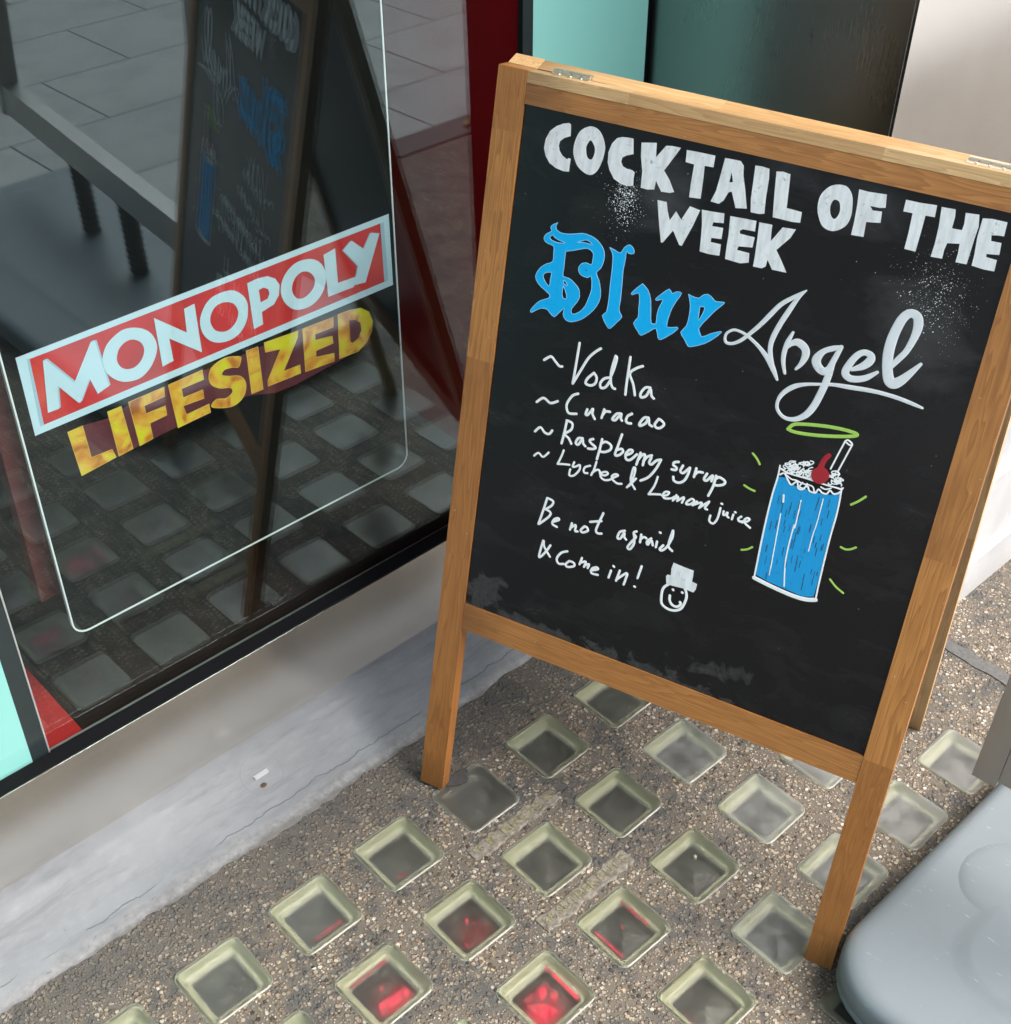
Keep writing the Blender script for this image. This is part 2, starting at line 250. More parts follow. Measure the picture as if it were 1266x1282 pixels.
HAND=[[[(990,6703),(1070,6768),(1135,6724),(1192,6684),(1228,6691)],34],[[(1397,7028),(1395,6882),(1391,6671),(1387,6529)],34],[[(1388,6526),(1459,6705),(1532,6880),(1603,6976),(1664,7035)],34],[[(1628,6726),(1562,6644),(1544,6575),(1611,6567),(1662,6610),(1667,6682),(1628,6726)],34],[[(1854,6999),(1833,6828),(1842,6691),(1874,6624),(1911,6614)],34],[[(1835,6731),(1762,6696),(1723,6628),(1739,6577),(1792,6600),(1835,6689)],34],[[(1854,6999),(1872,6977),(1862,6864),(1840,6760)],34],[[(2030,7036),(2034,6845),(2037,6707),(2044,6584)],34],[[(2193,6974),(2119,6925),(2056,6844),(2117,6731),(2157,6611)],34],[[(2323,6751),(2264,6733),(2222,6651),(2237,6607),(2293,6645),(2326,6738),(2353,6663),(2385,6638)],34],[[(970,6166),(1050,6241),(1145,6204),(1234,6256)],34],[[(1474,6423),(1408,6378),(1357,6276),(1357,6204),(1398,6151),(1491,6173)],34],[[(1615,6269),(1603,6207),(1626,6200),(1661,6254),(1683,6297),(1686,6233),(1724,6180)],34],[[(1822,6332),(1805,6219)],34],[[(1813,6258),(1840,6309),(1896,6323)],34],[[(2036,6341),(1981,6324),(1937,6246),(1974,6243),(2013,6306),(2036,6341),(2038,6285),(2056,6262)],34],[[(2164,6381),(2115,6337),(2104,6277),(2129,6256),(2171,6262)],34],[[(2366,6394),(2313,6377),(2271,6293),(2283,6268),(2338,6314),(2367,6387),(2386,6322),(2424,6306)],34],[[(2488,6417),(2452,6343),(2473,6307),(2520,6315),(2559,6369),(2532,6403),(2488,6417)],34],[[(1000,5794),(1061,5865),(1127,5817),(1185,5818),(1218,5874)],34],[[(1384,6052),(1373,5889),(1359,5752)],34],[[(1383,6054),(1455,6040),(1455,5961),(1386,5882),(1439,5841),(1482,5786)],34],[[(1615,5897),(1560,5880),(1536,5814),(1572,5803),(1611,5885),(1631,5834),(1663,5810)],34],[[(1747,5930),(1706,5903),(1722,5874),(1791,5834),(1756,5805),(1700,5793)],34],[[(1855,5963),(1844,5822),(1830,5697)],34],[[(1853,5905),(1904,5944),(1975,5922),(1973,5864),(1913,5816),(1859,5804)],34],[[(2086,6098),(2061,5949),(2042,5824),(2091,5834),(2132,5893),(2111,5920),(2059,5892)],34],[[(2172,5857),(2232,5904),(2246,5942),(2206,5936),(2170,5870),(2187,5813),(2239,5823),(2305,5914)],34],[[(2346,5948),(2320,5788)],34],[[(2325,5838),(2365,5919),(2402,5938),(2398,5806)],34],[[(2396,5854),(2432,5921),(2485,5959)],34],[[(2483,5931),(2468,5864),(2498,5847),(2547,5911),(2595,5940)],34],[[(2601,5942),(2564,5820),(2494,5686),(2406,5608)],34],[[(2812,5984),(2763,5961),(2757,5925),(2800,5905),(2793,5875),(2748,5867)],34],[[(2870,5956),(2851,5881),(2887,5866),(2929,5921),(2955,5957)],34],[[(2955,5957),(2946,5865),(2916,5780),(2859,5733),(2798,5740),(2783,5783)],34],[[(3030,5975),(3021,5863)],34],[[(3024,5891),(3057,5936),(3113,5948)],34],[[(3164,5952),(3140,5876),(3174,5867),(3214,5928),(3236,5948),(3230,5879)],34],[[(3272,5961),(3261,5821),(3228,5694)],34],[[(3273,5921),(3312,5954),(3381,5930),(3377,5888),(3319,5854),(3269,5844)],34],[[(1032,5483),(1084,5535),(1148,5503),(1214,5583)],29],[[(1400,5673),(1383,5592),(1348,5475)],29],[[(1348,5475),(1421,5496),(1501,5513)],29],[[(1556,5567),(1543,5504),(1582,5517),(1622,5553)],29],[[(1634,5552),(1633,5487),(1577,5398),(1521,5379),(1514,5424),(1520,5461)],29],[[(1762,5588),(1704,5551),(1688,5505),(1704,5476),(1744,5483)],29],[[(1830,5662),(1814,5547),(1791,5475)],29],[[(1798,5507),(1842,5556),(1880,5569),(1898,5528)],29],[[(1905,5519),(1961,5526),(1995,5561),(1970,5576),(1918,5547),(1909,5497),(1959,5468),(2024,5489),(2084,5544),(2123,5581),(2088,5586),(2049,5544),(2068,5504),(2129,5478),(2184,5491)],29],[[(2255,5469),(2305,5572),(2318,5726),(2294,5735),(2283,5634),(2291,5556),(2355,5479)],29],[[(2348,5616),(2274,5492)],29],[[(2601,5722),(2582,5605),(2531,5475)],29],[[(2532,5473),(2608,5499),(2672,5517)],29],[[(2694,5510),(2749,5536),(2768,5578),(2723,5569),(2699,5519),(2731,5488),(2807,5514),(2841,5547)],29],[[(2862,5575),(2831,5494)],29],[[(2841,5512),(2885,5562),(2882,5505)],29],[[(2893,5516),(2954,5579),(2942,5505)],29],[[(3045,5589),(3002,5540),(2995,5503),(3045,5520),(3081,5574),(3057,5593)],29],[[(3113,5578),(3072,5515)],29],[[(3083,5526),(3171,5584),(3153,5509)],29],[[(3158,5517),(3216,5586),(3254,5627)],29],[[(3250,5612),(3220,5532),(3249,5521)],29],[[(3397,5594),(3387,5452),(3350,5376),(3300,5393),(3300,5463)],29],[[(3396,5649),(3407,5647)],29],[[(3441,5568),(3444,5521),(3473,5538),(3486,5570),(3489,5523),(3511,5510)],29],[[(3558,5567),(3551,5503)],29],[[(3570,5602),(3578,5599)],29],[[(3653,5573),(3622,5535),(3641,5507),(3683,5522)],29],[[(3673,5505),(3730,5539),(3749,5573),(3716,5575),(3693,5533),(3719,5500),(3776,5472)],29],[[(1280,4993),(1248,4799),(1214,4611)],33],[[(1280,4993),(1360,4977),(1352,4914),(1277,4835)],33],[[(1277,4840),(1349,4817),(1333,4750),(1223,4614)],33],[[(1392,4701),(1470,4755),(1458,4777),(1411,4743),(1395,4676),(1459,4655)],33],[[(1646,4774),(1634,4682)],33],[[(1639,4710),(1698,4766),(1701,4689),(1735,4692)],33],[[(1813,4790),(1772,4723),(1801,4702),(1862,4747),(1847,4785),(1813,4790)],33],[[(2022,5045),(1977,4866),(1965,4784),(1994,4759),(2042,4772)],33],[[(1875,4873),(2015,4934)],33],[[(2325,4913),(2265,4874),(2247,4790),(2287,4796),(2321,4886),(2331,4829),(2359,4805)],33],[[(2469,4956),(2437,4927),(2455,4866),(2462,4782),(2427,4700),(2392,4713),(2433,4806),(2472,4880),(2445,4905)],33],[[(2533,4936),(2534,4834)],33],[[(2535,4877),(2569,4915),(2602,4910)],33],[[(2663,4932),(2617,4873),(2632,4836),(2667,4908),(2694,4850)],33],[[(2738,4917),(2736,4840)],33],[[(2750,5044),(2761,5041)],33],[[(2822,4897),(2786,4832),(2819,4827),(2870,4897),(2909,5030),(2905,5121)],33],[[(2901,5120),(2882,4919),(2940,4863)],33],[[(1427,4225),(1333,4334),(1312,4416),(1290,4265),(1287,4164),(1353,4252),(1413,4381)],33],[[(1646,4382),(1568,4331),(1521,4234),(1556,4175),(1623,4194)],33],[[(1690,4261),(1648,4200),(1678,4172),(1758,4214),(1751,4256),(1690,4261)],33],[[(1846,4363),(1827,4267)],33],[[(1832,4287),(1902,4331),(1889,4254)],33],[[(1902,4277),(1948,4312),(1940,4256)],33],[[(1985,4237),(2071,4287),(2050,4306),(1997,4268),(1999,4206),(2083,4211)],33],[[(2240,4333),(2224,4229)],33],[[(2260,4403),(2271,4396)],33],[[(2350,4375),(2325,4223)],33],[[(2330,4243),(2442,4374),(2440,4285),(2428,4209)],33],[[(2609,4533),(2585,4358)],33],[[(2564,4233),(2574,4230)],33]]
SNOW=[[[(2978,4423),(2931,4366),(2915,4297),(2926,4176),(2954,4124),(3032,4095),(3116,4109),(3179,4157),(3208,4232),(3221,4330),(3204,4401),(3184,4432)],35],[[(3019,4283),(3026,4223),(3061,4174),(3113,4163),(3152,4186),(3167,4223),(3156,4242)],35],[[(3041,4371),(3046,4368)],35],[[(3157,4378),(3162,4375)],35]]
HAT=[(2987,4723),(3103,4712),(3241,4707),(3247,4641),(3248,4561),(3314,4552),(3311,4474),(3291,4431),(3212,4435),(3155,4437),(2986,4418),(2950,4420),(2928,4520),(2942,4544),(2984,4549),(2974,4638)]
GREEN=[[[(3942,6751),(3991,6820),(4109,6860),(4326,6905),(4520,6927),(4656,6923),(4651,6895),(4514,6845),(4303,6787),(4109,6750),(3996,6741),(3942,6751)],46],[[(3624,6355),(3680,6311),(3725,6256)],31],[[(3608,5956),(3673,5935),(3735,5927)],31],[[(4793,6123),(4859,6187),(4921,6264)],31],[[(3737,5172),(3800,5202),(3851,5251)],29],[[(4803,5599),(4856,5590),(4909,5610),(4960,5653)],29],[[(4779,5177),(4860,5112),(4955,5067)],29]]
FILL=[(4027,6195),(3964,6181),(3937,5947),(3934,5536),(3944,5099),(3967,4928),(4124,4894),(4317,4877),(4536,4857),(4652,4902),(4659,5131),(4658,5640),(4659,5994),(4647,6204),(4550,6157),(4402,6134),(4247,6137),(4118,6135)]
OUTL=[[[(3948,6315),(3952,6177),(3937,5947),(3934,5536),(3944,5099),(3951,4884)],22],[[(3951,4884),(4132,4855),(4341,4832),(4490,4827),(4593,4840),(4682,4872)],57],[[(4682,4872),(4672,5077),(4664,5613),(4670,5998),(4655,6249),(4661,6278)],22],[[(3955,6283),(4065,6257),(4284,6261),(4476,6257),(4658,6263)],22],[[(4566,6809),(4526,6635),(4488,6453)],21],[[(4646,6788),(4606,6614),(4567,6438)],21],[[(4566,6809),(4593,6827),(4643,6800),(4623,6778),(4568,6802)],21],[[(4261,5988),(4264,5654),(4249,5665),(4250,5243),(4304,4906)],17],[[(4490,6088),(4486,5769),(4476,5646),(4473,5428)],13],[[(4076,5761),(4096,5333),(4112,4982)],14],[[(4061,5990),(4073,5908)],24]]
CREAM=[[[(4045,6332),(4029,6325),(4012,6328),(4009,6340),(4026,6352)],14],[[(4107,6274),(4072,6274),(4069,6297),(4073,6316)],14],[[(4100,6336),(4119,6321),(4111,6297),(4089,6285)],14],[[(4067,6306),(4091,6295),(4085,6270),(4070,6254),(4020,6248)],14],[[(4004,6342),(4002,6356),(4013,6366),(4044,6371),(4050,6359)],14],[[(4168,6366),(4161,6351),(4144,6343),(4131,6347),(4122,6358)],14],[[(4156,6352),(4132,6362),(4138,6386),(4151,6400),(4187,6401),(4203,6384)],14],[[(4140,6337),(4152,6317),(4137,6293),(4106,6284),(4083,6296),(4087,6321)],14],[[(4302,6326),(4286,6309),(4253,6303),(4242,6318),(4253,6339)],14],[[(4091,6381),(4121,6373),(4121,6349),(4105,6331),(4082,6332),(4051,6346)],14],[[(4054,6375),(4045,6358),(4008,6346),(3998,6358)],14],[[(4298,6368),(4274,6362),(4259,6372),(4275,6394),(4300,6407)],14],[[(4119,6349),(4100,6348),(4090,6359),(4111,6377)],14],[[(4092,6337),(4090,6317),(4076,6304),(4046,6303),(4037,6320),(4068,6346)],14],[[(4275,6348),(4299,6342),(4297,6321),(4287,6307),(4241,6298)],14],[[(4308,6301),(4305,6279),(4275,6260),(4261,6265)],14],[[(4244,6312),(4244,6330),(4256,6341),(4297,6347),(4297,6329)],14],[[(4257,6330),(4288,6326),(4294,6305),(4263,6280),(4223,6272),(4217,6291)],14],[[(4279,6354),(4252,6333),(4226,6330),(4215,6345)],14],[[(4134,6347),(4122,6323),(4094,6311),(4061,6315)],14],[[(4081,6342),(4078,6329),(4066,6320),(4042,6318)],14],[[(4079,6357),(4116,6376),(4140,6371),(4142,6347),(4145,6332),(4077,6313)],14],[[(4005,6302),(3988,6312),(3990,6331),(4018,6346)],14],[[(4162,6344),(4144,6329),(4120,6325),(4115,6336),(4128,6354)],14],[[(4146,6274),(4150,6298),(4177,6317),(4213,6318),(4223,6298)],14],[[(4056,6255),(4040,6264),(4041,6281),(4080,6300),(4087,6292),(4094,6277)],14],[[(4047,6360),(4037,6380),(4048,6401),(4104,6418)],14],[[(4209,6311),(4190,6296),(4168,6294),(4158,6306)],14],[[(4323,6286),(4302,6271),(4268,6270),(4265,6289),(4297,6315),(4317,6320)],14],[[(4259,6327),(4235,6323),(4227,6335),(4244,6355),(4250,6360),(4271,6356)],14],[[(4257,6357),(4249,6343),(4225,6333),(4215,6339),(4211,6352),(4211,6359)],14],[[(4132,6291),(4155,6304),(4173,6301),(4176,6285),(4164,6271)],14],[[(4194,6288),(4179,6274),(4160,6271),(4151,6280)],14],[[(4286,6332),(4272,6326),(4256,6329),(4260,6343)],14],[[(4209,6319),(4187,6311),(4175,6317),(4178,6331),(4199,6344)],14],[[(4242,6330),(4213,6316),(4189,6324),(4194,6348),(4207,6366)],14],[[(4154,6342),(4136,6335),(4125,6341),(4129,6354)],14],[[(4019,6306),(4009,6290),(3997,6284),(3972,6286)],14],[[(4331,6313),(4332,6297),(4323,6285),(4289,6278)],14],[[(4288,6346),(4297,6330),(4280,6309),(4245,6299)],14],[[(4227,6455),(4248,6444),(4233,6418),(4208,6401)],14],[[(4257,6439),(4254,6424),(4230,6411),(4207,6413)],14],[[(4203,6395),(4186,6406),(4200,6429),(4226,6444)],14],[[(4145,6411),(4176,6427),(4188,6420),(4200,6405)],14],[[(4078,6345),(4056,6360),(4058,6383),(4096,6403),(4107,6392)],14],[[(4185,6402),(4169,6406),(4162,6418),(4188,6436),(4206,6438),(4207,6426)],14],[[(4249,6445),(4262,6436),(4263,6422),(4240,6410),(4215,6410),(4217,6426)],14],[[(4247,6455),(4252,6434),(4215,6410),(4192,6408),(4189,6427),(4192,6447)],14],[[(4091,6382),(4088,6368),(4063,6356),(4053,6361)],14],[[(4259,6472),(4289,6473),(4295,6456),(4272,6432)],14],[[(4188,6432),(4222,6449),(4237,6442),(4243,6422),(4249,6410),(4228,6407)],14],[[(4091,6380),(4113,6387),(4129,6381),(4121,6364),(4114,6354),(4086,6352)],14],[[(4537,6369),(4532,6379),(4539,6390),(4556,6394)],14],[[(4610,6316),(4598,6330),(4607,6348),(4649,6363)],14],[[(4516,6411),(4535,6400),(4537,6380),(4499,6360),(4484,6364),(4472,6382)],14],[[(4520,6376),(4521,6389),(4537,6402),(4546,6400)],14],[[(4550,6424),(4539,6413),(4516,6409),(4507,6418),(4516,6433),(4540,6443)],14],[[(4535,6282),(4521,6275),(4503,6276),(4502,6287)],14],[[(4577,6341),(4595,6330),(4593,6310),(4564,6294),(4538,6296),(4530,6314)],14],[[(4629,6347),(4606,6331),(4569,6330),(4559,6350),(4599,6380),(4614,6383)],14],[[(4597,6351),(4583,6329),(4560,6323),(4527,6331)],14],[[(4597,6330),(4573,6335),(4566,6353),(4569,6368)],14],[[(4612,6336),(4592,6319),(4580,6318),(4559,6327)],14],[[(4550,6438),(4574,6441),(4594,6428),(4593,6409)],14],[[(4523,6436),(4552,6450),(4568,6443),(4582,6427),(4575,6412),(4519,6398)],14],[[(4596,6345),(4603,6364),(4637,6379),(4648,6368)],14],[[(4592,6301),(4610,6319),(4622,6322),(4644,6316),(4643,6299)],14],[[(4670,6286),(4661,6266),(4644,6256),(4611,6257)],14],[[(4581,6310),(4583,6327),(4605,6342),(4623,6342),(4629,6329)],14],[[(4590,6322),(4574,6316),(4558,6320),(4556,6332)],14],[[(4559,6413),(4546,6388),(4527,6377),(4487,6379)],14],[[(4515,6396),(4540,6410),(4580,6410),(4586,6388),(4583,6371)],14],[[(4519,6358),(4544,6359),(4556,6345),(4557,6330),(4525,6318)],14],[[(4619,6386),(4623,6370),(4605,6354),(4580,6351),(4571,6364),(4565,6377)],14],[[(3971,6212),(4016,6241),(4070,6175),(4118,6135),(4170,6195),(4199,6121),(4250,6124),(4289,6179),(4326,6129),(4390,6130),(4417,6181),(4462,6155),(4512,6158),(4538,6209),(4583,6182),(4628,6205),(4653,6234)],22],[[(4031,6232),(4103,6200),(4155,6204),(4235,6189),(4298,6196),(4352,6187),(4379,6126)],18],[[(4233,6202),(4207,6145),(4259,6141),(4283,6205)],18],[[(4435,6215),(4488,6205),(4544,6238)],18]]
CHERRY=[(4492,6379),(4495,6348),(4487,6316),(4472,6288),(4449,6265),(4420,6250),(4390,6245),(4360,6250),(4334,6265),(4315,6287),(4303,6316),(4301,6347),(4308,6379),(4324,6407),(4347,6430),(4375,6444),(4406,6449),(4435,6444),(4461,6430),(4480,6408)]
STEM=[[(4385,6419,78),(4388,6474,63),(4404,6541,59),(4437,6599,56)]]
DASH=[[[(4059,5952),(4059,5879)],7],[[(4567,5666),(4567,5594)],6],[[(4499,5030),(4500,4931)],9],[[(4211,5669),(4211,5589)],5],[[(4229,5852),(4229,5748)],6],[[(4266,5983),(4267,5903)],8],[[(4493,5138),(4494,5043)],8],[[(4485,5877),(4486,5798)],10],[[(4275,5482),(4275,5389)],7],[[(4599,5111),(4600,5035)],7],[[(4560,5226),(4560,5167)],7],[[(4090,5454),(4089,5340)],9],[[(4614,5572),(4615,5486)],6],[[(4306,5667),(4307,5590)],8],[[(4501,5624),(4502,5539)],8],[[(4557,5501),(4558,5396)],7],[[(4433,5444),(4433,5391)],5],[[(4142,5705),(4142,5640)],7],[[(4280,5854),(4280,5755)],8],[[(4018,5966),(4017,5871)],6],[[(4296,5479),(4296,5395)],6],[[(4116,5065),(4116,4982)],6],[[(4602,5549),(4603,5483)],6],[[(4253,5971),(4253,5876)],9],[[(4417,5281),(4417,5191)],6],[[(4561,6103),(4562,6007)],5],[[(4444,6095),(4444,6002)],7],[[(4598,5217),(4599,5120)],5],[[(4083,4998),(4083,4919)],9],[[(4321,5681),(4321,5588)],6],[[(4012,5337),(4011,5253)],10],[[(4295,5596),(4295,5484)],7],[[(4535,5860),(4536,5777)],6],[[(4432,5746),(4433,5653)],9],[[(4440,6010),(4440,5932)],6],[[(4582,5976),(4583,5879)],8],[[(4077,5887),(4076,5786)],8],[[(4035,5199),(4034,5094)],5],[[(4317,5305),(4318,5214)],5],[[(4163,5882),(4163,5785)],6],[[(4157,5635),(4156,5553)],6],[[(4058,5669),(4057,5567)],9],[[(4379,5248),(4380,5133)],9],[[(4535,5557),(4536,5496)],10],[[(4098,5217),(4098,5102)],6],[[(4199,5378),(4199,5274)],8],[[(4269,5215),(4269,5143)],10],[[(4627,5217),(4628,5167)],7],[[(4168,5934),(4168,5841)],6],[[(4374,5335),(4375,5240)],7],[[(4164,5203),(4164,5151)],6],[[(3998,5638),(3997,5530)],8],[[(4135,5823),(4134,5742)],6]]
